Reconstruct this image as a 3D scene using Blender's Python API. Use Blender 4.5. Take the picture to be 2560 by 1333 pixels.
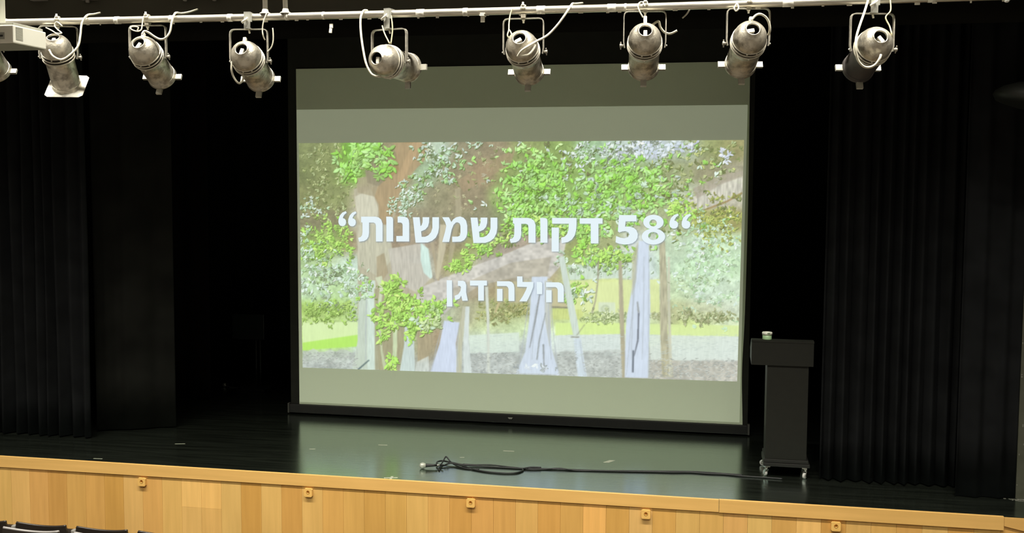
import bpy, bmesh, math, random
import numpy as np
from mathutils import Matrix, Vector

for _o in list(bpy.data.objects):
    bpy.data.objects.remove(_o, do_unlink=True)
SC = bpy.context.scene
COL = SC.collection
random.seed(7)
PI = math.pi

# ------------------------------------------------------------------ camera
def look_matrix(yaw, pitch, roll):
    f = Vector((-math.sin(yaw)*math.cos(pitch), math.cos(yaw)*math.cos(pitch), -math.sin(pitch)))
    r = Vector((math.cos(yaw), math.sin(yaw), 0.0)); u = r.cross(f)
    c, s = math.cos(roll), math.sin(roll)
    r2 = c*r+s*u; u2 = -s*r+c*u
    return Matrix((( r2.x, u2.x, -f.x), (r2.y, u2.y, -f.y), (r2.z, u2.z, -f.z))).to_4x4()
cam_data = bpy.data.cameras.new('camera')
cam = bpy.data.objects.new('camera', cam_data); COL.objects.link(cam)
cam.matrix_world = Matrix.Translation((4.2345, -10.2237, 2.35)) @ look_matrix(0.19383, 0.07479, 0.00552)
cam_data.sensor_fit = 'HORIZONTAL'; cam_data.sensor_width = 36.0
cam_data.lens = 2664.2*36.0/2560.0
cam_data.clip_start = 0.05; cam_data.clip_end = 100
SC.camera = cam

# ------------------------------------------------------------------ world, exposure
world = bpy.data.worlds.new('world'); SC.world = world; world.use_nodes = True
bg = world.node_tree.nodes['Background']
bg.inputs[0].default_value = (0.5, 0.47, 0.4, 1); bg.inputs[1].default_value = 0.02
SC.view_settings.view_transform = 'Standard'
SC.view_settings.look = 'None'
SC.view_settings.exposure = 0.0
SC.view_settings.gamma = 1.0
SC.view_settings.use_curve_mapping = False

# hall lamps: front row of recessed downlights, rear rows added for fill
LAMP_NEAR = 395.0      # watts of each downlight in the front row
FILL_REAR = 1080.0      # watts of each added, unseen fill light in the rows behind
NEAR_SPOTS = [(-2.9+0.8*i, -4.62, LAMP_NEAR) for i in range(13)]
REAR_FILL = [(-2.9+1.6*i, y, FILL_REAR) for y in (-8.3, -11.5) for i in range(7)]  # rows added behind the front one to raise ambient and stage-front light
LAMP_COL = (1.0, 0.95, 0.85)

# ------------------------------------------------------------------ materials
MATS = {}
def mat(name, col, rough=0.6, metal=0.0, var=0.0, vscale=8.0, vstretch=(1, 1, 1), bump=0.0, bscale=40.0,
        spec=0.5, col2=None, emit=0.0, ior=1.5, objcol=False, coord='Object', detail=3.0, contrast=None, bdist=0.01, bstretch=None):
    if name in MATS: return MATS[name]
    m = bpy.data.materials.new(name); m.use_nodes = True
    nt = m.node_tree; b = nt.nodes['Principled BSDF']; L = nt.links
    b.inputs['Base Color'].default_value = (*col, 1)
    b.inputs['Roughness'].default_value = rough
    b.inputs['Metallic'].default_value = metal
    b.inputs['Specular IOR Level'].default_value = spec
    b.inputs['IOR'].default_value = ior
    tc = nt.nodes.new('ShaderNodeTexCoord')
    mp = nt.nodes.new('ShaderNodeMapping'); mp.inputs['Scale'].default_value = vstretch
    L.new(tc.outputs[coord], mp.inputs[0])
    out = None
    if var > 0 or col2:
        n = nt.nodes.new('ShaderNodeTexNoise'); n.inputs['Scale'].default_value = vscale
        n.inputs['Detail'].default_value = detail
        L.new(mp.outputs[0], n.inputs['Vector'])
        cr = nt.nodes.new('ShaderNodeValToRGB')
        lo, hi = contrast or (0.3, 0.7)
        cr.color_ramp.elements[0].position = lo; cr.color_ramp.elements[1].position = hi
        c2 = col2 or tuple(min(1, c*(1+var)) for c in col)
        c1 = col if col2 else tuple(c*(1-var) for c in col)
        cr.color_ramp.elements[0].color = (*c1, 1); cr.color_ramp.elements[1].color = (*c2, 1)
        L.new(n.outputs['Fac'], cr.inputs[0]); out = cr.outputs[0]
    if objcol:
        oi = nt.nodes.new('ShaderNodeObjectInfo')
        mx = nt.nodes.new('ShaderNodeMix'); mx.data_type = 'RGBA'; mx.blend_type = 'MULTIPLY'
        mx.inputs[0].default_value = 1.0
        L.new(oi.outputs['Color'], mx.inputs[7])
        if out: L.new(out, mx.inputs[6])
        else: mx.inputs[6].default_value = (*col, 1)
        out = mx.outputs[2]
    if out: L.new(out, b.inputs['Base Color'])
    if bump > 0:
        n2 = nt.nodes.new('ShaderNodeTexNoise'); n2.inputs['Scale'].default_value = bscale
        n2.inputs['Detail'].default_value = 3
        mb_ = mp
        if bstretch:
            mb_ = nt.nodes.new('ShaderNodeMapping'); mb_.inputs['Scale'].default_value = bstretch; L.new(tc.outputs[coord], mb_.inputs[0])
        L.new(mb_.outputs[0], n2.inputs['Vector'])
        bp = nt.nodes.new('ShaderNodeBump'); bp.inputs['Strength'].default_value = bump
        bp.inputs['Distance'].default_value = bdist
        L.new(n2.outputs['Fac'], bp.inputs['Height']); L.new(bp.outputs[0], b.inputs['Normal'])
    if emit > 0:
        b.inputs['Emission Color'].default_value = (*col, 1); b.inputs['Emission Strength'].default_value = emit
    MATS[name] = m
    return m

M_floor = mat('black_stage_paint', (0.013, 0.014, 0.011), 0.16, var=0.5, vscale=3, vstretch=(0.5, 6, 1), bump=1.0, bscale=3.0, bstretch=(0.35, 34, 1), bdist=0.0006, spec=0.5, ior=3.0)
M_floor.node_tree.nodes['Principled BSDF'].inputs['Specular Tint'].default_value = (0.84, 1.0, 0.93, 1)
_fb = M_floor.node_tree.nodes['Principled BSDF']; _fb.inputs['Coat Weight'].default_value = 0.8; _fb.inputs['Coat IOR'].default_value = 1.7; _fb.inputs['Coat Roughness'].default_value = 0.17; _fb.inputs['Coat Tint'].default_value = (0.9, 1.0, 0.95, 1)
M_floor.node_tree.links.new(M_floor.node_tree.nodes['Bump'].outputs[0], _fb.inputs['Coat Normal'])
M_wood = mat('beech_veneer', (0.93, 0.90, 0.84), 0.45, col2=(1.05, 1.03, 1.0), vscale=3.0, vstretch=(9, 9, 0.6), objcol=True, spec=0.2, coord='Object')
M_woodflat = mat('beech_edge', (0.93, 0.90, 0.84), 0.4, col2=(1.04, 1.02, 1.0), vscale=3.0, vstretch=(0.5, 9, 9), objcol=True, spec=0.2)
M_velvet = mat('navy_black_velvet', (0.0088, 0.0094, 0.0098), 0.95, var=0.25, vscale=5, spec=0.05)
M_blackcloth = mat('black_stage_cloth', (0.0070, 0.0070, 0.0060), 0.95, var=0.2, vscale=4, spec=0.04)
M_drape2 = mat('black_leg_cloth', (0.0100, 0.0101, 0.0085), 0.95, var=0.3, vscale=3, spec=0.05)
M_header = mat('dark_brown_paint', (0.052, 0.049, 0.036), 0.8, var=0.12, vscale=1.5, spec=0.2)
M_jamb = mat('scuffed_grey_paint', (0.062, 0.064, 0.044), 0.8, col2=(0.080, 0.081, 0.059), vscale=14, spec=0.2)
M_blackwall = mat('black_wall', (0.006, 0.006, 0.006), 0.9, var=0.2, spec=0.1)
M_hallwall = mat('hall_wall', (0.50, 0.47, 0.42), 0.8, var=0.05, spec=0.2)
M_hallfloor = mat('hall_floor', (0.055, 0.047, 0.038), 0.6, var=0.15, vscale=6, spec=0.3)
M_ceiling = mat('hall_ceiling', (0.60, 0.59, 0.55), 0.9, var=0.05)
M_screen = mat('screen_cloth', (0.66, 0.755, 0.55), 0.9, var=0.02, vscale=2, spec=0.1)
M_border = mat('screen_black_border', (0.020, 0.021, 0.016), 0.8, var=0.1, spec=0.2)
M_bar = mat('screen_bar', (0.014, 0.014, 0.013), 0.45, var=0.1, spec=0.5)
M_barcap = mat('grey_plastic_cap', (0.06, 0.06, 0.05), 0.5, var=0.1)
M_lect = mat('lectern_black_laminate', (0.0125, 0.0130, 0.0098), 0.6, var=0.08, vscale=20, spec=0.25)
M_lectb = mat('lectern_base_black', (0.016, 0.016, 0.014), 0.45, var=0.08, spec=0.4)
M_chrome = mat('chrome', (0.75, 0.75, 0.72), 0.2, metal=1.0, var=0.05)
M_caster = mat('caster_wheel', (0.55, 0.55, 0.52), 0.4, var=0.1)
M_tubgreen = mat('pale_green_plastic', (0.35, 0.55, 0.30), 0.4, var=0.08)
M_tubwhite = mat('white_lid', (0.85, 0.87, 0.75), 0.4, var=0.03)
M_can = mat('dusty_can_metal', (0.20, 0.18, 0.14), 0.43, metal=0.8, col2=(0.64, 0.60, 0.50), vscale=20, bump=0.25, bscale=70, spec=0.5, contrast=(0.30, 0.54), detail=8)
M_candark = mat('can_vent_band', (0.055, 0.048, 0.038), 0.5, metal=0.3, var=0.3, vscale=30)
M_canring = mat('can_ring_metal', (0.66, 0.62, 0.51), 0.4, metal=0.2, var=0.15, vscale=25)
M_yoke = mat('dusty_yoke_steel', (0.40, 0.38, 0.32), 0.45, metal=0.3, var=0.3, vscale=40)
M_clip = mat('clip_metal', (0.48, 0.47, 0.40), 0.5, metal=0.2, var=0.1, vscale=40)
M_lens = mat('lamp_glass', (0.04, 0.04, 0.045), 0.1, var=0.1)
M_inner = mat('black_interior', (0.006, 0.005, 0.006), 0.8, var=0.2)
M_ceramic = mat('white_ceramic', (0.85, 0.82, 0.72), 0.5, var=0.05)
M_cable = mat('cream_cable', (0.66, 0.63, 0.50), 0.5, var=0.08, vscale=30)
M_steelwire = mat('steel_wire', (0.55, 0.52, 0.33), 0.45, metal=0.2, var=0.15, vscale=60)
M_pipe = mat('dusty_galvanised_pipe', (0.50, 0.47, 0.39), 0.36, metal=0.85, col2=(0.85, 0.82, 0.71), vscale=6, vstretch=(0.8, 6, 6), bump=0.06, bscale=60)
M_tape = mat('white_tape', (0.82, 0.80, 0.70), 0.6, var=0.06, vscale=30)
M_floortape = mat('floor_tape', (0.36, 0.38, 0.29), 0.6, var=0.1, vscale=40)
M_clamp = mat('grey_clamp_steel', (0.42, 0.42, 0.37), 0.45, metal=0.3, var=0.12, vscale=30)
M_post = mat('pale_grey_paint', (0.46, 0.44, 0.38), 0.55, var=0.08)
M_proj = mat('white_projector_plastic', (0.80, 0.79, 0.68), 0.45, var=0.03, vscale=5)
M_projdark = mat('projector_grey', (0.33, 0.33, 0.28), 0.5, var=0.1)
M_port = mat('projector_port', (0.02, 0.02, 0.02), 0.4, var=0.2)
M_socket = mat('grey_socket_box', (0.20, 0.185, 0.165), 0.6, var=0.1)
M_blackcable = mat('black_rubber_cable', (0.006, 0.007, 0.007), 0.5, var=0.1, vscale=40)
M_micbody = mat('black_mic_body', (0.010, 0.011, 0.010), 0.4, var=0.1)
M_mesh = mat('mic_grille_mesh', (0.50, 0.52, 0.44), 0.45, metal=0.4, var=0.25, vscale=300)
M_seat = mat('dark_brown_seat_shell', (0.020, 0.014, 0.010), 0.4, var=0.15, vscale=12)
M_seatedge = mat('pale_seat_edge', (0.20, 0.19, 0.18), 0.5, var=0.1)
M_seatarm = mat('grey_seat_frame', (0.20, 0.19, 0.17), 0.5, var=0.1)
M_dark = mat('black_lamp_housing', (0.011, 0.012, 0.009), 0.5, var=0.15)
M_frame = mat('lamp_panel_frame', (0.6, 0.6, 0.58), 0.5, var=0.05)
M_near = mat('downlight_glow', LAMP_COL, 0.5, var=0.0, emit=6.0)

# ------------------------------------------------------------------ mesh helpers
class MB:
    def __init__(self): self.v = []; self.f = []; self.sm = []
    def add(self, verts, faces, smooth=False, M=None):
        o = len(self.v)
        for p in verts:
            self.v.append(tuple(M @ Vector(p)) if M else tuple(p))
        for fc in faces:
            self.f.append(tuple(i+o for i in fc)); self.sm.append(smooth)
        return self
    def box(self, a, b, M=None, bev=0.0):
        x0, y0, z0 = a; x1, y1, z1 = b
        if bev <= 0:
            v = [(x0,y0,z0),(x1,y0,z0),(x1,y1,z0),(x0,y1,z0),(x0,y0,z1),(x1,y0,z1),(x1,y1,z1),(x0,y1,z1)]
            f = [(0,3,2,1),(4,5,6,7),(0,1,5,4),(1,2,6,5),(2,3,7,6),(3,0,4,7)]
            return self.add(v, f, False, M)
        bm = bmesh.new()
        g = bmesh.ops.create_cube(bm, size=1.0)
        for w in bm.verts:
            w.co = ((x0+x1)/2+w.co.x*(x1-x0), (y0+y1)/2+w.co.y*(y1-y0), (z0+z1)/2+w.co.z*(z1-z0))
        bmesh.ops.bevel(bm, geom=list(bm.edges), offset=bev, segments=2, affect='EDGES', profile=0.6)
        bm.verts.index_update()
        v = [tuple(w.co) for w in bm.verts]; f = [tuple(w.index for w in fc.verts) for fc in bm.faces]
        bm.free()
        return self.add(v, f, False, M)
    def tube(self, pts, r, n=8, M=None, cap=True, closed=False):
        P = [Vector(p) for p in pts]; N = len(P)
        rs = r if isinstance(r, (list, tuple)) else [r]*N
        vs = []; up = None
        for i in range(N):
            a = P[(i-1) % N] if (closed or i > 0) else P[0]
            b = P[(i+1) % N] if (closed or i < N-1) else P[-1]
            t = (b-a)
            if t.length < 1e-9: t = Vector((0, 0, 1))
            t.normalize()
            if up is None:
                up = Vector((0, 0, 1)) if abs(t.z) < 0.9 else Vector((1, 0, 0))
            s = t.cross(up)
            if s.length < 1e-6: s = t.orthogonal()
            s.normalize(); up = s.cross(t).normalized()
            for k in range(n):
                q = 2*PI*k/n
                vs.append(P[i]+rs[i]*(math.cos(q)*s+math.sin(q)*up))
        fs = []
        for i in range(N if closed else N-1):
            j = (i+1) % N
            for k in range(n):
                l = (k+1) % n
                fs.append((i*n+k, i*n+l, j*n+l, j*n+k))
        if cap and not closed:
            fs.append(tuple(range(n-1, -1, -1))); fs.append(tuple((N-1)*n+k for k in range(n)))
        return self.add(vs, fs, True, M)
    def lathe(self, prof, n=28, M=None, closed=False, smooth=True):
        # profile (axial y, radius), spun about +Y
        vs = []; fs = []
        for (a, r) in prof:
            for k in range(n):
                q = 2*PI*k/n; vs.append((r*math.cos(q), a, r*math.sin(q)))
        m = len(prof)
        for i in range(m if closed else m-1):
            j = (i+1) % m
            for k in range(n):
                l = (k+1) % n; fs.append((i*n+k, j*n+k, j*n+l, i*n+l))
        return self.add(vs, fs, smooth, M)
    def disc(self, a, r, n=28, M=None, flip=False):
        v = [(r*math.cos(2*PI*k/n), a, r*math.sin(2*PI*k/n)) for k in range(n)]
        return self.add(v, [tuple(range(n)) if flip else tuple(reversed(range(n)))], False, M)
    def mesh(self, name):
        me = bpy.data.meshes.new(name)
        me.from_pydata([tuple(p) for p in self.v], [], self.f)
        me.polygons.foreach_set('use_smooth', self.sm)
        me.update()
        return me
    def build(self, name, m, parent=None, loc=None, rot=None):
        me = self.mesh(name); me.materials.append(m)
        return link(name, me, parent, loc, rot)

def link(name, data, parent=None, loc=None, rot=None):
    o = bpy.data.objects.new(name, data); COL.objects.link(o)
    if parent: o.parent = parent
    if loc is not None: o.location = loc
    if rot is not None: o.rotation_euler = rot
    return o
def tag(o, label, cat, group=None):
    o['label'] = label; o['category'] = cat
    if group: o['group'] = group
    return o
def thing(name, label, cat, loc=(0, 0, 0), rotz=0.0, group=None):
    o = link(name, None, None, loc, (0, 0, rotz)); o.empty_display_size = 0.1
    return tag(o, label, cat, group)
def struct(o):
    o['kind'] = 'structure'; return o
def box_struct(name, a, b, m): return struct(MB().box(a, b).build(name, m))
def spline(pts, sub=6):
    P = [Vector(p) for p in pts]; out = []
    for i in range(len(P)-1):
        p0 = P[max(i-1, 0)]; p1 = P[i]; p2 = P[i+1]; p3 = P[min(i+2, len(P)-1)]
        for k in range(sub):
            t = k/sub
            out.append(0.5*((2*p1)+(p2-p0)*t+(2*p0-5*p1+4*p2-p3)*t*t+(3*p1-p0-3*p2+p3)*t**3))
    out.append(P[-1]); return out
def RX(a): return Matrix.Rotation(a, 4, 'X')
def RY(a): return Matrix.Rotation(a, 4, 'Y')
def RZ(a): return Matrix.Rotation(a, 4, 'Z')
def T(x, y, z): return Matrix.Translation((x, y, z))

# ------------------------------------------------------------------ the setting
YE = -2.192            # front edge of the stage
ZH = -1.02             # hall floor
CEIL = 5.55
box_struct('floor', (-5, YE+0.03, -0.12), (9.6, 3.2, 0.0), M_floor)
box_struct('floor_hall', (-5, -15, ZH-0.1), (9.6, YE+0.05, ZH), M_hallfloor)
box_struct('floor_riser', (-5, -15, ZH), (9.6, -3.82, ZH+0.25), M_hallfloor)
box_struct('ceiling', (-5, -15, CEIL), (9.6, 3.2, CEIL+0.1), M_ceiling)
box_struct('wall_left', (-5.1, -15, ZH), (-5, YE, CEIL), M_hallwall)
box_struct('wall_right', (9.6, -15, ZH), (9.7, YE, CEIL), M_hallwall)
box_struct('wall_rear', (-5, -15.1, ZH), (9.6, -15, CEIL), mat('dark_rear_wall', (0.10, 0.09, 0.08), 0.8, var=0.05, spec=0.2))
box_struct('wall_stage_back', (-5, 3.2, -0.1), (9.6, 3.3, CEIL), M_blackwall)
box_struct('wall_stage_left', (-5.1, YE, -0.1), (-5, 3.2, CEIL), M_blackwall)
box_struct('wall_stage_right', (9.6, YE, -0.1), (9.7, 3.2, CEIL), M_blackwall)
box_struct('wall_header', (-5, -2.30, 3.66), (9.6, -2.19, CEIL), M_header)

# proscenium jamb on the lectern side, with chipped edge
jm = MB().box((6.475, -1.66, 0.0), (9.6, -1.45, CEIL))
jamb = struct(jm.build('wall_jamb', M_jamb))
ch = MB()
for i in range(14):
    z = random.uniform(0.02, 2.2); w = random.uniform(0.004, 0.012); x = 6.477+random.random()**2*0.09
    ch.box((x, -1.6625, z), (x+w, -1.659, z+w*random.uniform(0.6, 3)))
M_chip = mat('chipped_plaster', (0.15, 0.15, 0.12), 0.8, var=0.2)
c = ch.build('paint_chips', M_chip, jamb); c['kind'] = 'stuff'
ds = MB()
for i in range(46):
    x = 6.47+random.gauss(0, 0.05)+random.random()*0.06; y = -1.685-random.random()*0.05
    w = random.uniform(0.004, 0.014)
    ds.box((x, y, 0.0), (x+w*2, y+w, 0.002))
c = ds.build('plaster_dust', M_chip, jamb); c['kind'] = 'stuff'

# border cloths above the stage opening
def flat_cloth(name, x0, x1, y, z0, z1, m, amp=0.01, waves=9, nx=160, nz=10, sway=0.0, thick=0.006):
    b = MB(); vs = []; fs = []
    for j in range(nz+1):
        z = z0+(z1-z0)*j/nz
        for i in range(nx+1):
            u = i/nx; x = x0+(x1-x0)*u
            yy = y+amp*math.sin(u*waves*2*PI+0.6*math.sin(u*17))+sway*u
            vs.append((x, yy, z))
    for j in range(nz):
        for i in range(nx):
            a = j*(nx+1)+i; fs.append((a, a+1, a+nx+2, a+nx+1))
    b.add(vs, fs, True)
    o = b.build(name, m)
    md = o.modifiers.new('thickness', 'SOLIDIFY'); md.thickness = thick; md.offset = 1
    return o
tag(flat_cloth('border_cloth', -5, 9.55, -2.155, 3.512, 4.4, M_header, amp=0.004, waves=6),
    'short dark border cloth hanging behind the lighting pipe', 'curtain')
bpy.data.objects['border_cloth'].data.materials[0] = mat('dark_border_cloth', (0.0075, 0.0073, 0.0058), 0.9, var=0.15, vscale=2, spec=0.05)
tag(flat_cloth('backdrop_curtain', -4.9, 9.5, 2.2, 0.03, 5.4, M_blackcloth, amp=0.05, waves=30, nx=400, nz=4),
    'black backdrop curtain across the rear of the stage', 'curtain')

# stage front: fascia boards, vertical planks, socket plates
W1 = (0.60, 0.365, 0.118); 
def wood_board(name, pts, y0, y1, color, m, parent=None):
    # pts: outline in x,z; extruded y0..y1
    n = len(pts); v = [(x, y0, z) for x, z in pts]+[(x, y1, z) for x, z in pts]
    f = [tuple(range(n)), tuple(range(2*n-1, n-1, -1))]
    for i in range(n):
        j = (i+1) % n; f.append((i, i+n, j+n, j))
    o = MB().add(v, f).build(name, m, parent); o.color = (*color, 1); return o
t1 = struct(wood_board('trim_1', [(-5, -0.090), (4.257, -0.090), (4.257, 0.003), (-5, 0.003)], YE, YE+0.03, (0.74, 0.46, 0.150), M_woodflat))
t2 = struct(wood_board('trim_2', [(4.260, -0.092), (6.266, -0.092), (6.266, 0.005), (4.260, 0.005)], YE-0.002, YE+0.03, (0.73, 0.45, 0.145), M_woodflat))
t3 = struct(wood_board('trim_3', [(6.268, -0.062), (6.47, -0.104), (9.6, -0.104), (9.6, 0.002), (6.268, 0.002)], YE+0.001, YE+0.011, (0.70, 0.42, 0.132), M_woodflat))
apron = box_struct('wall_stage_front', (-5, YE+0.030, ZH), (9.6, YE+0.05, -0.12), M_hallwall)
gap = struct(MB().box((-5, YE+0.024, -0.122), (6.266, YE+0.030, -0.088)).build('gap_shadow_strip', mat('painted_gap_shadow', (0.09, 0.045, 0.015), 0.7, var=0.2)))  # dark strip that paints in the shadow line under the fascia
tones = [(0.74, 0.470, 0.160), (0.70, 0.430, 0.138), (0.665, 0.385, 0.112), (0.63, 0.350, 0.094), (0.72, 0.450, 0.148), (0.695, 0.405, 0.125)]
pick = [1,3,4,0,5,3,2,2,3,0,5,4,0,4,0,3,4,3,4,2,2,3,2,1,5,3,2,2,1,3,2,5,3,0,2,1,5,1,0,2,4,3,1,5,2,0,3,1,2]
pw = 0.1776
x = -1.745-pw*3; k = 0
while x < 6.9:
    tn = tones[pick[k % len(pick)]]
    tn = tuple(c*random.uniform(0.97, 1.03) for c in tn)
    segs = [(ZH, -0.094 if x < 6.2 else -0.045)]
    if k in (13, 12, 31, 40): segs = [(ZH, -0.335), (-0.334, -0.094)]
    for q, (z0, z1) in enumerate(segs):
        b = MB().box((x+0.0006, YE+0.012, z0), (x+pw-0.0006, YE+0.030, z1), bev=0.0008)
        o = b.build('plank', M_wood, apron)
        f = 1.0 if q == 0 else 1.16
        o.color = (min(tn[0]*f, 1), tn[1]*f, tn[2]*f, 1)
    x += pw; k += 1
for x, wh in ((-0.5, 'below the flat black leg cloth'), (0.98, 'below the screen border'), (2.337, 'below the looped microphone cable'), (3.712, 'below the straight run of cable'), (5.109, 'below the curtain behind the lectern')):
    r = thing('socket_plate', 'square wood-coloured plate with round hole on stage front, '+wh, 'socket', (x, YE+0.012, -0.142), 0, 'plates along the stage front')
    b = MB()
    n = 24; s = 0.034
    # square plate with a real round hole: ring of quads from square outline to circle
    def sq(a):
        c_, s_ = math.cos(a), math.sin(a); m_ = max(abs(c_), abs(s_)); return (s*c_/m_, s*s_/m_)
    vs = []; fs = []
    for k in range(n):
        a = 2*PI*(k+0.5)/n
        X, Z = sq(a); vs.append((X, -0.022, Z))
        vs.append((0.011*math.cos(a), -0.022, 0.006+0.011*math.sin(a)))
        vs.append((X*1.04, 0.0, Z*1.04)); vs.append((0.010*math.cos(a), -0.004, 0.006+0.010*math.sin(a)))
    for k in range(n):
        j = (k+1) % n
        fs += [(4*k, 4*j, 4*j+1, 4*k+1), (4*k, 4*k+2, 4*j+2, 4*j), (4*k+1, 4*j+1, 4*j+3, 4*k+3)]
    fs.append(tuple(4*k+3 for k in range(n)))
    o = b.add(vs, fs).build('cover', M_woodflat, r); o.color = (0.80, 0.50, 0.150, 1)
    o = MB().lathe([(-0.0235, 0.0115), (-0.0240, 0.0135), (-0.0235, 0.0155), (-0.0215, 0.0160), (-0.0215, 0.0110)], 20, T(0, 0, 0.006), closed=True).build('rim', M_woodflat, r)
    o.color = (0.52, 0.29, 0.07, 1)

# ------------------------------------------------------------------ curtains
def drape(name, x0, x1, y, z0, z1, m, folds, amp, seed, sway=0.0, hemlift=0.0, pw_=1.0):
    rnd = random.Random(seed); nx = folds*14; nz = 16
    ph = [0.0]
    for i in range(folds): ph.append(ph[-1]+rnd.uniform(0.6, 1.5))
    tot = ph[-1]
    am = [rnd.uniform(0.6, 1.2) for _ in range(folds+1)]
    b = MB(); vs = []; fs = []
    for j in range(nz+1):
        t = j/nz; z = z0+(z1-z0)*t
        for i in range(nx+1):
            u = i/nx; w = u*tot
            fi = 0
            while fi < folds-1 and ph[fi+1] < w: fi += 1
            loc = (w-ph[fi])/(ph[fi+1]-ph[fi])
            A = amp*(am[fi]*(1-loc)+am[fi+1]*loc)*(1.0-0.35*t)
            xx = x0+(x1-x0)*u+0.35*A*math.sin(4*PI*loc)*0.3+sway*(1-t)*math.sin(3*u+1)
            yy = y+A*math.sin(2*PI*loc)+0.01*math.sin(9*t+u*30)
            vs.append((xx, yy, z+hemlift*u*(1-t)))
    for j in range(nz):
        for i in range(nx):
            a = j*(nx+1)+i; fs.append((a, a+1, a+nx+2, a+nx+1))
    o = b.add(vs, fs, True).build(name, m)
    md = o.modifiers.new('thickness', 'SOLIDIFY'); md.thickness = 0.006; md.offset = 1
    return o
tag(drape('stage_curtain', -3.6, -1.47, -1.40, 0.012, 5.3, M_velvet, 19, 0.050, 3),
    'navy black pleated velvet curtain beside the flat black leg cloth', 'curtain', 'pleated stage curtains')
tag(drape('stage_curtain', 5.05, 6.16, -1.43, 0.012, 5.3, M_velvet, 12, 0.050, 11),
    'navy black pleated velvet curtain behind the lectern', 'curtain', 'pleated stage curtains')
tag(flat_cloth('leg_cloth', 6.03, 6.47, -1.70, 0.006, 5.3, M_velvet, amp=0.016, waves=2.5, nx=50, sway=0.03),
    'smooth navy black cloth strip against the grey wall edge', 'curtain')
lc = flat_cloth('leg_cloth', -1.56, -0.92, -1.17, 0.012, 5.3, M_drape2, amp=0.016, waves=1.6, nx=60, sway=0.33)
tag(lc, 'flat black leg cloth beside the pleated curtain, dark gap before the screen', 'curtain')
lc = flat_cloth('leg_cloth', -2.2, -1.23, 0.40, 0.012, 5.3, mat('deep_leg_cloth', (0.005, 0.0038, 0.0036), 0.95, var=0.2, spec=0.04), amp=0.02, waves=2, nx=50, sway=0.1)
tag(lc, 'deeper black leg cloth half lost in the backstage dark', 'curtain')

# ------------------------------------------------------------------ projection screen
SW, ZT, ZB = 4.471, 3.520, 0.105
scr = thing('projection_screen', 'large pulled-down projection screen showing a tree photo with white lettering', 'screen', (0, 0, 0))
b = MB(); vs = []; fs = []; nx, nz = 40, 60
for j in range(nz+1):
    z = ZB+(ZT-ZB)*j/nz
    dr = -0.014*math.exp(-((z-0.6)/0.35)**2)-0.004*math.sin(z*2.2)
    dl = 0.006*math.exp(-((z-0.5)/0.4)**2)
    for i in range(nx+1):
        u = i/nx
        vs.append((u*SW+dr*max(0, (u-0.9)/0.1)+dl*max(0, (0.1-u)/0.1), 0.012*max(0, (u-0.96)/0.04)**2*math.sin(PI*j/nz), z))
for j in range(nz):
    for i in range(nx):
        a = j*(nx+1)+i; fs.append((a, a+1, a+nx+2, a+nx+1))
o = b.add(vs, fs, True).build('screen_cloth', M_screen, scr)
MB().box((-0.095, 0.016, ZB-0.01), (4.515, 0.022, 4.62)).build('border', M_border, scr)
bar = MB().box((-0.10, -0.022, 0.016), (4.515, 0.028, ZB-0.002), bev=0.006).build('bottom_bar', M_bar, scr)
MB().box((4.515, -0.024, 0.012), (4.535, 0.030, 0.112), bev=0.004).build('end_cap', M_barcap, bar)
MB().box((-0.118, -0.024, 0.012), (-0.10, 0.030, 0.112), bev=0.004).build('end_cap', M_barcap, bar)
MB().add([(2.20, -0.034, 0.074), (2.25, -0.034, 0.074), (2.238, -0.034, 0.060), (2.212, -0.034, 0.060),
          (2.20, -0.022, 0.074), (2.25, -0.022, 0.074), (2.238, -0.022, 0.056), (2.212, -0.022, 0.056)],
         [(0, 3, 2, 1), (0, 1, 5, 4), (1, 2, 6, 5), (2, 3, 7, 6), (3, 0, 4, 7)]).build('pull_handle', mat('handle_grey', (0.3, 0.3, 0.26), 0.4, var=0.1), bar)
MB().box((-0.2, -0.06, 4.60), (4.67, 0.10, 4.76), bev=0.02).build('roller_case', M_bar, scr)
for hx in (0.3, 4.17):
    MB().tube([(hx, 0.02, 4.74), (hx, 0.02, CEIL)], 0.008).build('hanger_rod', M_bar, scr)

# ---- the projected slide: painted on a fine grid, colours per point, given off as light
# picture coordinates are those of the slide as traced; slide corners in that frame:
QP = np.array([(747, 358), (1860, 350), (1843, 954), (757, 919)], float)      # TL TR BR BL
QW = np.array([(0.023, 2.777), (4.425, 2.796), (4.410, 0.519), (0.043, 0.485)], float)
def bil(Q, s, t):
    s = np.asarray(s)[..., None]; t = np.asarray(t)[..., None]
    return Q[0]*(1-s)*(1-t)+Q[1]*s*(1-t)+Q[2]*s*t+Q[3]*(1-s)*t
def inv(pts):
    pts = np.asarray(pts, float); s = (pts[:, 0]-750)/1100; t = (pts[:, 1]-355)/580
    for _ in range(6):
        e = bil(QP, s, t)-pts
        ds = (bil(QP, s+1e-3, t)-bil(QP, s, t))/1e-3; dt = (bil(QP, s, t+1e-3)-bil(QP, s, t))/1e-3
        det = ds[:, 0]*dt[:, 1]-ds[:, 1]*dt[:, 0]
        s = s-(e[:, 0]*dt[:, 1]-e[:, 1]*dt[:, 0])/det; t = t-(ds[:, 0]*e[:, 1]-ds[:, 1]*e[:, 0])/det
    return s, t
def slide_world(pts, y):
    s, t = inv(pts); w = bil(QW, s, t)
    return [(float(a), y, float(c_)) for a, c_ in w]

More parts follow.
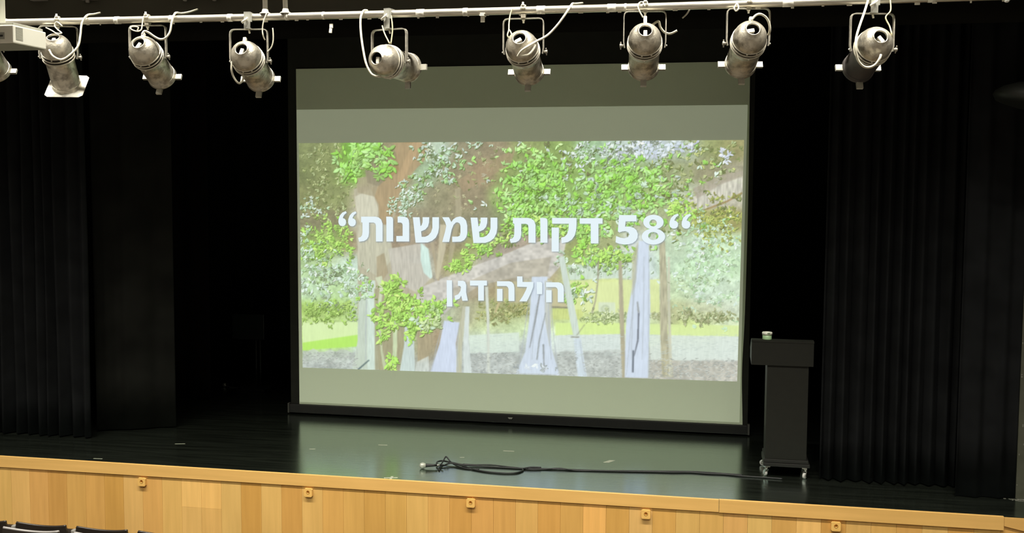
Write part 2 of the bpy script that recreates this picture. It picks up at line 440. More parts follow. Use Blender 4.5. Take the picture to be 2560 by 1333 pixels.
def Z5(l): return [(730+a/4.1655, 340+b_/4.1655) for a, b_ in l]
def Z6(l): return [(1290+a/4.1661, 340+b_/4.1661) for a, b_ in l]
def Z7(l): return [(730+a/4.1655, 640+b_/4.1655) for a, b_ in l]
def Z8(l): return [(1290+a/4.1661, 640+b_/4.1661) for a, b_ in l]
def sh(l, dx, dy): return [(a+dx, b_+dy) for a, b_ in l]
def ell(cx, cy, rx, ry, n=28): return [(cx+rx*math.cos(2*PI*k/n), cy+ry*math.sin(2*PI*k/n)) for k in range(n)]
TAV = [(768,832),(925,832),(960,840),(988,862),(1003,905),(1003,1090),(930,1090),(930,925),(924,903),(905,893),(855,893),(855,1000),(848,1040),(830,1068),(800,1085),(745,1092),(735,1052),(762,1044),(778,1025),(783,990),(783,893),(768,890)]
VAV = [(1043,832),(1090,832),(1112,840),(1118,862),(1118,1090),(1045,1090),(1045,892)]
NUN = [(1168,832),(1240,832),(1272,842),(1288,866),(1293,905),(1293,1090),(1153,1090),(1153,1033),(1222,1033),(1222,918),(1216,900),(1200,893),(1168,893)]
SHU = [(1333,838),(1405,838),(1428,1042),(1465,1041),(1500,1026),(1528,995),(1543,950),(1543,838),(1614,838),(1614,945),(1605,1000),(1580,1050),(1540,1082),(1490,1100),(1362,1102)]
SHM = [(1438,838),(1510,838),(1507,895),(1495,935),(1468,965),(1420,985),(1408,938),(1428,920),(1438,890)]
MEM = [(1648,838),(1720,838),(1746,888),(1768,858),(1800,838),(1840,830),(1876,843),(1902,872),(1915,925),(1915,1005),(1905,1045),(1882,1075),(1845,1092),(1755,1095),(1755,1040),(1815,1039),(1835,1030),(1843,1005),(1843,930),(1835,903),(1815,891),(1795,892),(1770,917),(1750,965),(1722,1095),(1648,1095),(1680,985),(1692,928),(1680,890)]
KUF = [(468,845),(718,845),(718,910),(713,975),(698,1030),(670,1070),(630,1095),(565,1108),(560,1050),(595,1040),(620,1015),(635,970),(640,905),(468,905)]
KUFL = [(463,945),(538,945),(536,1195),(463,1195)]
DAL = [(750,848),(982,848),(982,905),(940,905),(940,1110),(862,1110),(862,905),(750,905)]
FIVE = [(1148,815),(1322,815),(1322,880),(1213,880),(1208,936),(1250,934),(1290,945),(1320,970),(1335,1010),(1332,1050),(1315,1082),(1285,1106),(1245,1118),(1200,1121),(1150,1113),(1112,1098),(1118,1033),(1160,1050),(1200,1056),(1235,1046),(1252,1020),(1243,995),(1215,982),(1180,985),(1150,996),(1135,985)]
def quote(cx, cy): return [(cx+a, cy+b_) for a, b_ in [(0,43),(-22,38),(-38,22),(-44,0),(-42,-30),(-28,-68),(0,-98),(38,-113),(48,-96),(22,-76),(8,-52),(6,-40),(24,-35),(38,-20),(42,2),(36,24),(20,39)]]
def ring(co, ci, n=28):
    return [(co[k], co[(k+1) % n], ci[(k+1) % n], ci[k]) for k in range(n)]
LINE1 = [Z5(quote(560, 888)), Z5(quote(668, 890)), Z5(TAV), Z5(VAV), Z5(NUN), Z5(SHU), Z5(SHM), Z5(MEM), Z5(sh(SHU, 618, 4)), Z5(sh(SHM, 618, 4)),
         Z6(sh(TAV, -706, 13)), Z6(sh(VAV, -698, 13)), Z6(KUF), Z6(KUFL), Z6(DAL), Z6(FIVE), Z6(quote(1692, 913)), Z6(quote(1812, 913))]
for co, ci in ((ell(1490, 888, 101, 76), ell(1487, 897, 37, 36)), (ell(1490, 1038, 116, 83), ell(1489, 1032, 51, 42))):
    LINE1 += [Z6(list(q)) for q in ring(co, ci)]
HE = [(2228,255),(2355,255),(2385,264),(2404,290),(2410,325),(2410,462),(2348,462),(2348,335),(2340,315),(2325,305),(2228,305)]
HEL = [(2228,335),(2285,335),(2285,462),(2228,462)]
LINE2 = [Z7([(1695,245),(1752,245),(1755,520),(1697,520)]),
         Z7([(1815,250),(1870,250),(1892,262),(1903,295),(1902,370),(1920,458),(1862,460),(1850,405),(1832,438),(1785,455),(1780,407),(1818,392),(1842,355),(1848,318),(1838,305),(1815,303)]),
         Z7([(1943,248),(2122,248),(2122,300),(2090,300),(2090,458),(2030,458),(2030,300),(1943,300)]),
         Z7(HE), Z7(HEL),
         Z8([(105,205),(160,205),(162,262),(275,262),(272,315),(250,375),(222,435),(205,466),(128,466),(165,410),(198,345),(208,315),(105,312)]),
         Z8([(308,262),(352,262),(366,275),(365,390),(310,390)]),
         Z8(sh(HE, -1823, 11)), Z8(sh(HEL, -1823, 13))]

def paint_slide(NW=760, NH=412):
    rng = np.random.default_rng(5)
    gs, gt = np.meshgrid(np.linspace(0, 1, NW), np.linspace(0, 1, NH))
    pxy = bil(QP, gs, gt); PX = pxy[..., 0]; PY = pxy[..., 1]
    rows = {
     370: "770:115,125,75 830:125,135,80 900:110,180,50 1000:132,124,92 1050:160,120,75 1110:190,215,190 1180:134,126,98 1260:138,124,96 1340:135,150,85 1420:130,160,80 1500:150,190,140 1570:190,210,200 1640:205,220,240 1720:170,185,160 1790:140,150,90 1840:140,135,85",
     430: "770:110,120,70 830:120,130,75 890:120,180,60 960:132,124,96 1010:160,125,80 1080:150,180,140 1150:138,128,98 1230:150,128,98 1300:130,150,80 1370:130,190,80 1450:130,165,80 1540:140,180,100 1620:140,170,100 1700:150,160,110 1780:150,145,110 1850:150,145,120",
     490: "770:120,125,75 850:125,135,80 925:190,180,150 990:165,130,90 1040:160,170,140 1110:138,132,100 1200:138,124,96 1290:140,170,90 1370:140,195,90 1450:140,185,90 1540:150,185,100 1640:160,190,110 1730:180,190,160 1800:200,195,180 1850:190,185,165",
     550: "770:126,122,88 850:122,116,84 930:205,205,180 990:150,130,100 1060:142,132,104 1150:134,126,98 1230:134,130,100 1290:130,150,90 1370:140,170,90 1440:140,170,90 1530:150,165,100 1620:180,185,150 1700:160,170,120 1780:165,165,90 1840:150,145,80",
     610: "770:130,150,80 830:150,190,90 890:130,110,75 930:190,190,165 1000:150,130,105 1080:150,135,115 1150:140,125,95 1220:140,150,85 1300:155,140,125 1380:150,135,110 1450:145,155,90 1530:160,170,110 1610:205,215,210 1690:190,215,180 1770:205,240,200 1840:200,230,190",
     660: "770:170,205,140 830:190,215,170 890:205,235,220 940:180,195,165 1010:165,155,140 1080:185,195,185 1130:160,140,110 1170:160,190,90 1230:165,155,150 1310:170,160,155 1390:165,150,125 1460:160,185,110 1540:165,195,120 1620:205,225,225 1690:195,225,190 1770:195,235,190 1840:195,230,185",
     720: "770:190,225,180 850:190,230,160 920:190,215,190 1000:160,170,110 1060:170,165,150 1110:160,150,140 1190:150,135,110 1270:150,135,100 1350:170,170,150 1400:175,160,110 1450:190,215,150 1530:215,225,150 1620:205,215,205 1700:190,215,170 1780:205,230,205 1840:205,230,200",
     780: "770:150,190,80 850:150,190,85 920:175,195,165 970:150,145,95 1010:150,170,90 1070:160,180,100 1130:170,180,150 1190:165,165,130 1250:160,165,110 1300:155,160,100 1370:170,175,140 1420:190,210,110 1500:200,220,140 1560:190,205,160 1620:195,205,180 1690:175,180,130 1770:200,210,170 1840:210,225,200",
     815: "770:215,243,170 850:212,242,160 920:200,225,190 1250:205,225,160 1310:205,230,170 1430:215,240,170 1520:215,243,140 1620:210,235,160 1740:214,240,140 1840:215,235,180",
     850: "770:190,240,110 850:185,238,110 920:200,225,210 980:150,140,100 1050:165,170,130 1100:150,130,100 1250:215,232,215 1370:215,232,225 1440:215,232,225 1520:215,230,225 1740:215,238,190 1840:215,230,215",
     880: "770:170,205,140 850:170,200,150 930:190,205,205 980:145,135,95 1100:155,145,115 1250:180,190,190 1310:180,190,188 1450:180,188,185 1530:190,198,195 1740:212,228,228 1840:212,224,228",
     915: "780:160,172,170 850:165,180,172 930:190,205,205 980:140,130,95 1040:160,165,155 1120:170,175,175 1180:175,185,185 1250:166,176,176 1300:166,174,172 1370:180,190,190 1450:170,176,172 1530:170,174,166 1610:180,185,180 1680:170,166,148 1750:172,168,158 1840:184,180,170",
     945: "800:160,170,168 1120:165,170,168 1400:168,174,168 1600:170,172,162 1800:178,174,162"}
    num = np.zeros((NH, NW, 3)); den = np.zeros((NH, NW, 1))+1e-9
    for y, s in rows.items():
        for it in s.split():
            xs, cs = it.split(':'); cc = np.array([float(c_) for c_ in cs.split(',')])/255
            w = np.exp(-((PX-float(xs))/34)**2-((PY-y)/26)**2)[..., None]+1e-7
            num += w*cc; den += w
    img = num/den
    def noise(nx_, ny_):
        g = rng.random((ny_+2, nx_+2)); X = gs*nx_; Y = gt*ny_
        xi = X.astype(int); yi = Y.astype(int); fx = X-xi; fy = Y-yi
        fx = fx*fx*(3-2*fx); fy = fy*fy*(3-2*fy)
        return (g[yi, xi]*(1-fx)+g[yi, xi+1]*fx)*(1-fy)+(g[yi+1, xi]*(1-fx)+g[yi+1, xi+1]*fx)*fy
    n1 = noise(60, 34)-0.5; n2 = noise(160, 90)-0.5; n3 = noise(380, 200)-0.5
    img *= (1+0.16*n1+0.14*n2+0.10*n3)[..., None]
    kx = (NW-1)/1100.0
    def ras(pts):
        s, t = inv(pts); return s*(NW-1), t*(NH-1)
    def pmask(pts):
        xs, ys = ras(pts); x0 = max(int(xs.min())-2, 0); x1 = min(int(xs.max())+3, NW); y0 = max(int(ys.min())-2, 0); y1 = min(int(ys.max())+3, NH)
        if x1 <= x0 or y1 <= y0: return None
        X, Y = np.meshgrid(np.arange(x0, x1), np.arange(y0, y1)); m = np.zeros(X.shape)
        for ox, oy in ((-.3, -.3), (.3, -.3), (-.3, .3), (.3, .3)):
            ins = np.zeros(X.shape, bool); n = len(xs)
            for i in range(n):
                j = (i-1) % n
                if ys[i] == ys[j]: continue
                c_ = ((ys[i] > Y+oy) != (ys[j] > Y+oy)) & (X+ox < (xs[j]-xs[i])*(Y+oy-ys[i])/(ys[j]-ys[i])+xs[i])
                ins ^= c_
            m += ins*0.25
        return (slice(y0, y1), slice(x0, x1)), m
    def poly(pts, col, op=1.0, tex=0.10, vert=True, soft=2):
        r = pmask(pts)
        if r is None: return
        sl, m = r
        for _ in range(soft):
            q = m.copy(); q[1:-1, 1:-1] = (m[1:-1, 1:-1]*2+m[:-2, 1:-1]+m[2:, 1:-1]+m[1:-1, :-2]+m[1:-1, 2:])/6; m = q
        m = (m*op)[..., None]
        base = np.array(col)/255.0
        t_ = (noiseV if vert else n1+n2)[sl][..., None]
        img[sl] = img[sl]*(1-m)+m*base*(1+tex*t_*1.3+0.25*tex*0.6*n2[sl][..., None])
    # vertical-grain noise for bark
    g = rng.random((40, 400)); X = gs*395; Y = gt*37; xi = X.astype(int); yi = Y.astype(int); fx = X-xi; fy = Y-yi
    noiseV = (g[yi, xi]*(1-fx)+g[yi, xi+1]*fx)*(1-fy)+(g[yi+1, xi]*(1-fx)+g[yi+1, xi+1]*fx)*fy-0.5
    def stroke(pts, w, col, op=1.0, tex=0.08):
        P = [np.array(p_, float) for p_ in pts]
        ws = w if isinstance(w, (list, tuple)) else [w]*len(P)
        L_ = []; R_ = []
        for i in range(len(P)):
            d = P[min(i+1, len(P)-1)]-P[max(i-1, 0)]; d /= np.linalg.norm(d)+1e-9; nrm = np.array([-d[1], d[0]])
            L_.append(tuple(P[i]+nrm*ws[i]/2)); R_.append(tuple(P[i]-nrm*ws[i]/2))
        poly(L_+R_[::-1], col, op, tex)
    def leaf(x, y, a, b_, ang, col, op=1.0):
        xs, ys = ras([(x, y)]); cx, cy = float(xs[0]), float(ys[0]); a *= kx; b_ *= kx
        R_ = int(a+2); x0 = max(int(cx)-R_, 0); x1 = min(int(cx)+R_+2, NW); y0 = max(int(cy)-R_, 0); y1 = min(int(cy)+R_+2, NH)
        if x1 <= x0 or y1 <= y0: return
        X, Y = np.meshgrid(np.arange(x0, x1)-cx, np.arange(y0, y1)-cy)
        u = (X*math.cos(ang)+Y*math.sin(ang))/a; v = (-X*math.sin(ang)+Y*math.cos(ang))/b_
        d = np.abs(v)+u*u      # pointed-oval leaf
        m = (np.clip((1.15-d)*2.2, 0, 1)*op)[..., None]
        img[y0:y1, x0:x1] = img[y0:y1, x0:x1]*(1-m)+m*col
    def leaves(cx, cy, rx, ry, n, cols, size=(4, 8), dark=0.45, op=0.95, thr=-0.12):
        n = int(n*1.7); left = n; guard = 0
        while left > 0 and guard < 6*n:
            guard += 1
            u, v = rng.normal(0, 0.62, 2)
            if u*u+v*v > 2.2: continue
            x, y = cx+u*rx, cy+v*ry
            s_, t_ = (x-750)/1105, (y-355)/585
            if not (0 < s_ < 1 and 0 < t_ < 1): left -= 1; continue
            if n1[int(t_*(NH-1)), int(s_*(NW-1))]*0.8+n2[int(t_*(NH-1)), int(s_*(NW-1))]*0.6 < thr: continue
            base_a = rng.random()*2*PI; c0 = np.array(cols[rng.integers(len(cols))])/255.0*rng.uniform(0.88, 1.1)
            for k in range(rng.integers(2, 6)):
                a = rng.uniform(*size); b_ = a*rng.uniform(0.30, 0.52); an = base_a+rng.normal(0, 0.9)
                dx, dy = x+math.cos(an)*a*1.0+k*1.3*math.cos(base_a), y+math.sin(an)*a*0.9+k*1.3*math.sin(base_a)
                c_ = np.clip(c0*rng.uniform(0.9, 1.1), 0, 1)
                if dark > 0: leaf(dx+1.4, dy+2.0, a, b_, an, np.array((58, 78, 24))/255.0, dark*0.95)
                leaf(dx, dy, a, b_, an, c_, op)
                leaf(dx-0.5, dy-0.6, a*0.55, b_*0.5, an, np.clip(c_*1.08+0.03, 0, 1), op*0.6)
                left -= 1
    OLV = [(120, 130, 75), (140, 150, 90), (165, 175, 115), (105, 110, 65)]
    MINT = [(200, 230, 200), (185, 220, 180), (215, 238, 225), (160, 200, 150)]
    BRT = [(150, 226, 86), (166, 236, 114), (140, 216, 70), (182, 241, 142), (158, 214, 102)]
    YEL = [(175, 235, 95), (190, 240, 110), (160, 225, 85), (150, 205, 80)]
    WHT = [(205, 230, 215), (215, 232, 225), (190, 220, 195), (170, 205, 165)]
    DKS = [(95, 100, 60), (110, 105, 70), (120, 115, 80)]
    # canopy speckle
    leaves(830, 440, 90, 110, 420, OLV+[(175, 190, 130)], (2.5, 5), 0.3)
    leaves(1200, 470, 150, 130, 260, [(150, 142, 108), (168, 164, 124), (138, 128, 98)], (2.5, 5), 0.12)
    leaves(1780, 420, 100, 90, 330, OLV+[(180, 200, 140), (195, 205, 120)], (3, 6), 0.4)
    leaves(1560, 460, 300, 120, 900, OLV+BRT+WHT[:2], (3, 7), 0.5)
    # trees: main trunk and boughs
    poly([(895, 470), (1000, 455), (1010, 520), (995, 560), (990, 640), (1075, 660), (1110, 705), (1135, 690), (1060, 790), (905, 800), (905, 640), (900, 560)], (176, 168, 142), 0.95, 0.10)
    poly([(898, 490), (940, 470), (960, 520), (955, 560), (915, 560), (903, 540)], (208, 205, 182), 0.9)
    poly([(940, 470), (965, 455), (990, 445), (1015, 425), (1000, 358), (1090, 356), (1080, 400), (1030, 450), (1005, 500), (992, 560), (962, 560), (960, 510)], (164, 138, 100), 0.95, 0.10)
    poly([(1010, 440), (1050, 356), (1075, 356), (1040, 420), (1012, 470)], (182, 150, 108), 0.8)
    poly([(900, 445), (930, 440), (960, 460), (950, 490), (905, 480)], (160, 148, 118), 0.85)
    poly([(925, 425), (965, 420), (980, 445), (960, 465), (930, 455)], (136, 126, 100), 0.9)
    poly([(1165, 450), (1280, 385), (1310, 375), (1300, 410), (1230, 450), (1180, 480)], (158, 134, 102), 0.7, 0.12)
    poly([(905, 560), (990, 560), (992, 600), (1000, 640), (960, 690), (905, 660)], (192, 190, 166), 0.85, 0.12)
    poly([(955, 640), (975, 630), (985, 680), (970, 700), (955, 690)], (156, 140, 108), 0.8)
    poly([(985, 620), (1080, 605), (1100, 690), (1060, 730), (1000, 700)], (192, 187, 176), 0.9, 0.12)
    poly([(1135, 690), (1200, 665), (1270, 640), (1340, 610), (1410, 590), (1436, 605), (1425, 660), (1395, 695), (1310, 692), (1220, 712), (1170, 745), (1120, 795), (1060, 795), (1055, 745), (1075, 715)], (198, 194, 188), 0.95, 0.14, False)
    poly([(1150, 720), (1300, 655), (1400, 640), (1390, 690), (1290, 700), (1160, 760)], (160, 150, 126), 0.5, 0.1, False)
    poly([(1070, 605), (1090, 620), (1100, 690), (1096, 696), (1078, 680), (1070, 650)], (206, 236, 228), 1)
    stroke([(1092, 560), (1102, 620), (1116, 700)], [9, 8, 6], (166, 152, 124))
    stroke([(1130, 560), (1125, 620), (1112, 695)], [22, 18, 8], (190, 180, 150))
    stroke([(1165, 470), (1168, 530), (1150, 620), (1140, 690)], [14, 16, 12, 8], (170, 160, 128), 0.7)
    # right bough
    poly([(1690, 520), (1760, 480), (1810, 455), (1858, 438), (1856, 478), (1820, 500), (1770, 520), (1700, 545)], (200, 196, 182), 0.95, 0.3)
    poly([(1740, 470), (1800, 440), (1858, 425), (1858, 440), (1810, 458), (1750, 495)], (165, 155, 138), 0.8)
    stroke([(1770, 522), (1820, 502), (1856, 480)], [3, 4, 3], (150, 118, 70))
    # building, window, air unit
    poly([(1445, 700), (1662, 696), (1662, 780), (1445, 780)], (220, 234, 150), 0.85, 0.05)
    poly([(1480, 705), (1565, 702), (1565, 775), (1480, 775)], (222, 236, 160), 0.9, 0.04)
    poly([(1260, 705), (1345, 700), (1345, 755), (1260, 755)], (186, 176, 132), 0.8, 0.06)
    poly([(1395, 712), (1440, 712), (1440, 768), (1395, 768)], (190, 180, 140), 0.9, 0.05)
    stroke([(1400, 766), (1442, 768)], 4, (120, 118, 95))
    poly([(1395, 772), (1478, 772), (1478, 798), (1395, 798)], (198, 212, 120), 0.8)
    poly([(1515, 754), (1556, 754), (1556, 785), (1515, 785)], (215, 230, 195), 1, 0.04)
    poly(ell(1532, 771, 11, 11, 16), (180, 195, 160), 0.9, 0.05); poly(ell(1532, 771, 7, 7, 14), (200, 215, 180), 0.9, 0.05)
    poly([(1440, 660), (1640, 655), (1660, 690), (1445, 698)], (208, 228, 222), 0.8, 0.1)
    leaves(1530, 660, 110, 30, 160, MINT+[(150, 165, 140)], (3, 6), 0.4)
    # lawns, pale ground, litter edge
    poly([(757, 806), (905, 803), (905, 852), (757, 858)], (214, 242, 168), 0.95, 0.03)
    poly([(757, 856), (830, 846), (905, 836), (905, 866), (830, 870), (757, 876)], (172, 236, 84), 0.95, 0.03)
    poly([(1195, 838), (1320, 830), (1320, 880), (1195, 884)], (216, 234, 222), 0.85, 0.04)
    poly([(1410, 806), (1580, 806), (1580, 834), (1410, 838)], (214, 243, 140), 0.9, 0.03)
    poly([(1410, 838), (1580, 834), (1580, 872), (1410, 880)], (214, 228, 226), 0.9, 0.05)
    poly([(1636, 808), (1850, 812), (1848, 840), (1636, 836)], (216, 240, 150), 0.85, 0.03)
    poly([(1636, 836), (1848, 840), (1846, 902), (1640, 900)], (216, 230, 222), 0.9, 0.05)
    for q0, q1, y0, y1 in ((757, 905, 876, 920), (1195, 1325, 884, 935), (1400, 1580, 880, 945), (1640, 1845, 902, 955)):
        poly([(q0+(q1-q0)*i/10, y0+4*math.sin(i*2.3)+2*math.sin(i*5.1)) for i in range(11)]+[(q1, y1), (q0, y1)], (176, 184, 182) if q1 < 1600 else (180, 178, 168), 0.75, 0.16, False)
    # foliage masses
    leaves(1780, 680, 85, 105, 480, MINT+[(170, 205, 160), (195, 228, 180)], (3, 6), 0.08)
    leaves(1790, 550, 70, 55, 380, [(170, 180, 80), (150, 160, 75), (190, 205, 100), (135, 135, 65)], (2.5, 5), 0.35)
    leaves(1750, 600, 60, 50, 120, MINT, (3, 6), 0.2)
    leaves(830, 700, 80, 60, 420, MINT+[(210, 238, 222), (216, 242, 230), (165, 205, 130)], (3.5, 7), 0.28)
    leaves(820, 780, 72, 24, 300, [(150, 195, 85), (130, 170, 70), (170, 210, 100)], (3, 6), 0.4)
    leaves(820, 605, 62, 45, 360, YEL+[(140, 180, 80)], (3, 6.5), 0.4)
    leaves(770, 640, 40, 60, 120, MINT, (3, 6), 0.4)
    leaves(790, 520, 45, 28, 90, WHT+OLV, (3, 5), 0.4)
    leaves(1330, 775, 50, 18, 120, [(170, 170, 100), (150, 145, 90)], (3, 6), 0.3)
    leaves(1270, 780, 45, 25, 150, [(160, 170, 100), (175, 180, 120), (140, 140, 85)], (3, 6), 0.3)
    leaves(1530, 790, 60, 14, 160, [(180, 200, 140), (150, 170, 110), (200, 215, 160)], (3, 5), 0.35)
    leaves(1740, 790, 90, 14, 200, [(165, 170, 125), (185, 195, 145), (145, 150, 105)], (3, 6), 0.35)
    leaves(1120, 400, 55, 48, 190, WHT+[(150, 200, 120)], (4, 7), 0.6)
    leaves(1045, 470, 35, 28, 80, WHT+[(150, 190, 110)], (3.5, 6), 0.6)
    leaves(1020, 510, 28, 25, 70, WHT, (3.5, 6), 0.6)
    leaves(1215, 360, 30, 8, 24, WHT, (3, 5), 0.5)
    leaves(1550, 385, 90, 35, 260, WHT+[(205, 215, 230)], (3.5, 7), 0.6)
    leaves(1640, 365, 60, 20, 120, [(205, 218, 240), (215, 225, 245)], (5, 9), 0.25)
    leaves(1815, 390, 12, 10, 16, [(205, 212, 240)], (4, 7), 0.2)
    leaves(1740, 362, 14, 10, 14, [(205, 212, 240)], (4, 7), 0.3)
    leaves(915, 385, 58, 34, 150, BRT, (6, 11), 0.6)
    leaves(955, 405, 28, 32, 55, BRT, (6, 11), 0.6)
    leaves(885, 425, 20, 26, 36, BRT, (6, 10), 0.6)
    leaves(1355, 470, 72, 75, 430, BRT, (5, 9), 0.55)
    leaves(1480, 500, 105, 70, 520, BRT+WHT[2:], (4.5, 9), 0.55)
    leaves(1600, 500, 75, 60, 300, BRT+WHT[2:3], (4.5, 9), 0.5)
    leaves(1570, 435, 60, 35, 190, BRT, (5, 9), 0.5)
    leaves(1320, 545, 40, 40, 160, BRT, (4.5, 8), 0.55)
    leaves(1400, 560, 60, 30, 160, BRT+YEL, (4.5, 8), 0.55)
    leaves(1480, 600, 25, 45, 120, YEL+BRT, (4.5, 8), 0.5)
    leaves(1545, 640, 55, 22, 150, YEL+[(165, 210, 120)], (4, 8), 0.5)
    leaves(1270, 580, 40, 40, 130, YEL+OLV, (4, 7), 0.5)
    leaves(1230, 610, 30, 30, 70, YEL+BRT, (4, 7), 0.5)
    leaves(1170, 652, 26, 18, 90, YEL, (4, 7), 0.45)
    leaves(1710, 520, 30, 20, 90, YEL, (4, 7), 0.3)
    leaves(1460, 730, 28, 30, 70, YEL+MINT, (4, 8), 0.5)
    # hanging roots and stems
    stroke([(925, 740), (922, 850), (915, 925)], [36, 34, 50], (190, 206, 190)); stroke([(940, 700), (942, 800), (945, 925)], [22, 22, 30], (205, 226, 214))
    stroke([(905, 925), (935, 900)], [4, 3], (70, 90, 95))
    poly([(948, 720), (1010, 720), (1035, 790), (1035, 925), (950, 925)], (152, 146, 112), 0.85, 0.1)
    stroke([(960, 690), (968, 720), (962, 760), (966, 830)], [18, 10, 8, 7], (205, 215, 180)); stroke([(962, 820), (968, 880), (978, 925)], [6, 6, 10], (188, 198, 158))
    stroke([(1003, 740), (1003, 860), (1000, 925)], [12, 11, 10], (196, 214, 168))
    stroke([(1042, 790), (1040, 860), (1035, 930)], [26, 26, 40], (196, 214, 212))
    poly([(1060, 795), (1115, 795), (1090, 900), (1062, 910)], (158, 144, 112), 0.9, 0.14)
    poly([(1060, 905), (1090, 890), (1090, 930), (1055, 930)], (205, 215, 210), 0.8, 0.2)
    poly([(1130, 800), (1170, 805), (1160, 860), (1165, 932), (1095, 930), (1118, 860)], (203, 216, 244), 1, 0.06)
    stroke([(1185, 765), (1170, 850), (1168, 932)], [14, 12, 14], (185, 185, 160)); stroke([(1190, 765), (1186, 850), (1190, 934)], [10, 14, 20], (210, 222, 222))
    stroke([(1238, 715), (1242, 800), (1243, 933)], [8, 7, 7], (208, 216, 205))
    stroke([(1278, 735), (1260, 780)], [7, 5], (190, 175, 125))
    poly([(1352, 690), (1390, 690), (1398, 800), (1400, 870), (1420, 938), (1312, 934), (1335, 880), (1345, 800)], (204, 218, 240), 1, 0.06)
    poly([(1384, 700), (1402, 700), (1400, 800), (1396, 870), (1384, 800)], (184, 188, 178), 0.8)
    stroke([(1372, 730), (1360, 800), (1346, 870)], [3, 4, 2], (120, 124, 128)); stroke([(1386, 780), (1370, 850), (1364, 900)], [2, 3, 3], (130, 136, 140)); stroke([(1380, 860), (1382, 930)], [4, 3], (130, 136, 142))
    leaves(1360, 920, 40, 10, 18, [(150, 160, 165), (215, 226, 240)], (4, 8), 0)
    stroke([(1425, 640), (1440, 720), (1455, 800), (1462, 838)], [14, 16, 18, 16], (202, 218, 208)); stroke([(1463, 845), (1470, 900), (1476, 944)], [18, 20, 22], (206, 222, 236))
    stroke([(1448, 842), (1468, 842)], [3, 3], (120, 120, 110)); stroke([(1462, 838), (1482, 810)], [1.5, 1.5], (130, 130, 110))
    stroke([(1515, 650), (1514, 700), (1508, 750), (1500, 780)], [4, 3, 3, 3], (150, 145, 125))
    stroke([(1568, 650), (1571, 780), (1577, 945)], [8, 11, 10], (168, 160, 132))
    poly([(1612, 600), (1636, 600), (1640, 760), (1634, 946), (1578, 944), (1582, 800), (1596, 720)], (205, 219, 243), 1, 0.05)
    poly([(1596, 640), (1612, 600), (1606, 700), (1596, 740)], (180, 180, 150), 0.8)
    stroke([(1612, 780), (1610, 850), (1601, 890)], [4, 4, 2], (90, 95, 110)); stroke([(1599, 875), (1598, 932)], [4, 4], (80, 88, 104)); stroke([(1609, 752), (1612, 780)], [3, 5], (140, 145, 150))
    stroke([(1668, 600), (1672, 720), (1672, 830), (1680, 942)], [14, 18, 18, 26], (172, 168, 138), 1, 0.2); stroke([(1684, 640), (1684, 760), (1688, 942)], [5, 6, 8], (196, 196, 172))
    for x0_, y0_, x1_, y1_ in ((1352, 700, 1318, 930), (1398, 720, 1416, 930), (1612, 610, 1582, 940), (1637, 610, 1636, 940), (1128, 805, 1098, 928), (1168, 810, 1165, 928), (1600, 700, 1594, 900), (1625, 640, 1620, 900), (1362, 760, 1352, 900), (1393, 760, 1400, 900), (928, 740, 926, 900), (1470, 850, 1484, 940)):
        mx_ = (x0_+x1_)/2+rng.uniform(-4, 4); my_ = (y0_+y1_)/2
        stroke([(x0_, y0_), (mx_, my_), (x1_, y1_)], [1.6, 2.4, 1.8], (164, 174, 186), 0.75, 0.0)
    # foreground bright sprays over the trunk
    leaves(1000, 725, 28, 28, 90, YEL, (5, 9), 0.5); leaves(1025, 755, 38, 28, 110, YEL, (5, 9), 0.5)
    leaves(995, 790, 42, 26, 120, YEL, (5, 10), 0.5); leaves(1060, 800, 36, 26, 100, YEL+MINT[:1], (5, 9), 0.5)
    leaves(1110, 775, 34, 26, 90, YEL+[(180, 220, 140)], (5, 9), 0.5); leaves(970, 830, 20, 20, 28, YEL, (5, 8), 0.5)
    leaves(1045, 835, 14, 20, 22, YEL, (5, 8), 0.4); leaves(995, 905, 13, 20, 30, YEL, (5, 9), 0.5); leaves(930, 720, 22, 20, 40, YEL+MINT, (4, 7), 0.4)
    leaves(1100, 810, 20, 14, 20, [(190, 215, 150)], (5, 9), 0.5)
    # leaf litter on the ground
    for _ in range(2600):
        x = rng.uniform(755, 1850); y = rng.uniform(880, 952)
        if 905 < x < 1200 or 1318 < x < 1415 or 1572 < x < 1638 or 1462 < x < 1480: continue
        if y < 895 and x > 1640: continue
        v = rng.uniform(0.75, 1.2)
        leaf(x, y, rng.uniform(2, 6), rng.uniform(1, 2), rng.normal(0, 0.4), np.clip(np.array((172, 178, 174))/255*v, 0, 1), 0.55)
    for _ in range(500):
        x = rng.uniform(1200, 1850); y = rng.uniform(835, 890)
        if 1318 < x < 1415 or 1572 < x < 1638: continue
        leaf(x, y, rng.uniform(3, 9), 1.2, rng.normal(0, 0.15), np.array((185, 200, 195))/255, 0.35)
    # dark gaps between pale leaves
    DG = [(108, 128, 92), (92, 110, 72), (126, 142, 108)]
    leaves(825, 690, 75, 70, 150, DG, (2.5, 5), 0, 0.75); leaves(1770, 690, 85, 95, 120, DG, (2.5, 5), 0, 0.30)
    leaves(1560, 450, 270, 95, 260, [(84, 104, 44), (96, 112, 56)], (2.5, 5), 0, 0.7); leaves(1360, 480, 80, 75, 90, [(70, 100, 30)], (2.5, 5), 0, 0.7)
    leaves(1110, 400, 50, 45, 60, [(92, 108, 66)], (3, 5), 0, 0.7); leaves(1600, 375, 80, 25, 70, [(110, 122, 104)], (3, 5), 0, 0.7)
    leaves(1015, 770, 60, 60, 60, [(96, 126, 40)], (2.5, 5), 0, 0.7)
    # drop shadow round the lettering
    sh_ = np.zeros((NH, NW))
    for pl in LINE1+LINE2:
        r = pmask([(a+1.6, b_+1.8) for a, b_ in pl])
        if r is None: continue
        sl, m = r; sh_[sl] = np.maximum(sh_[sl], m)
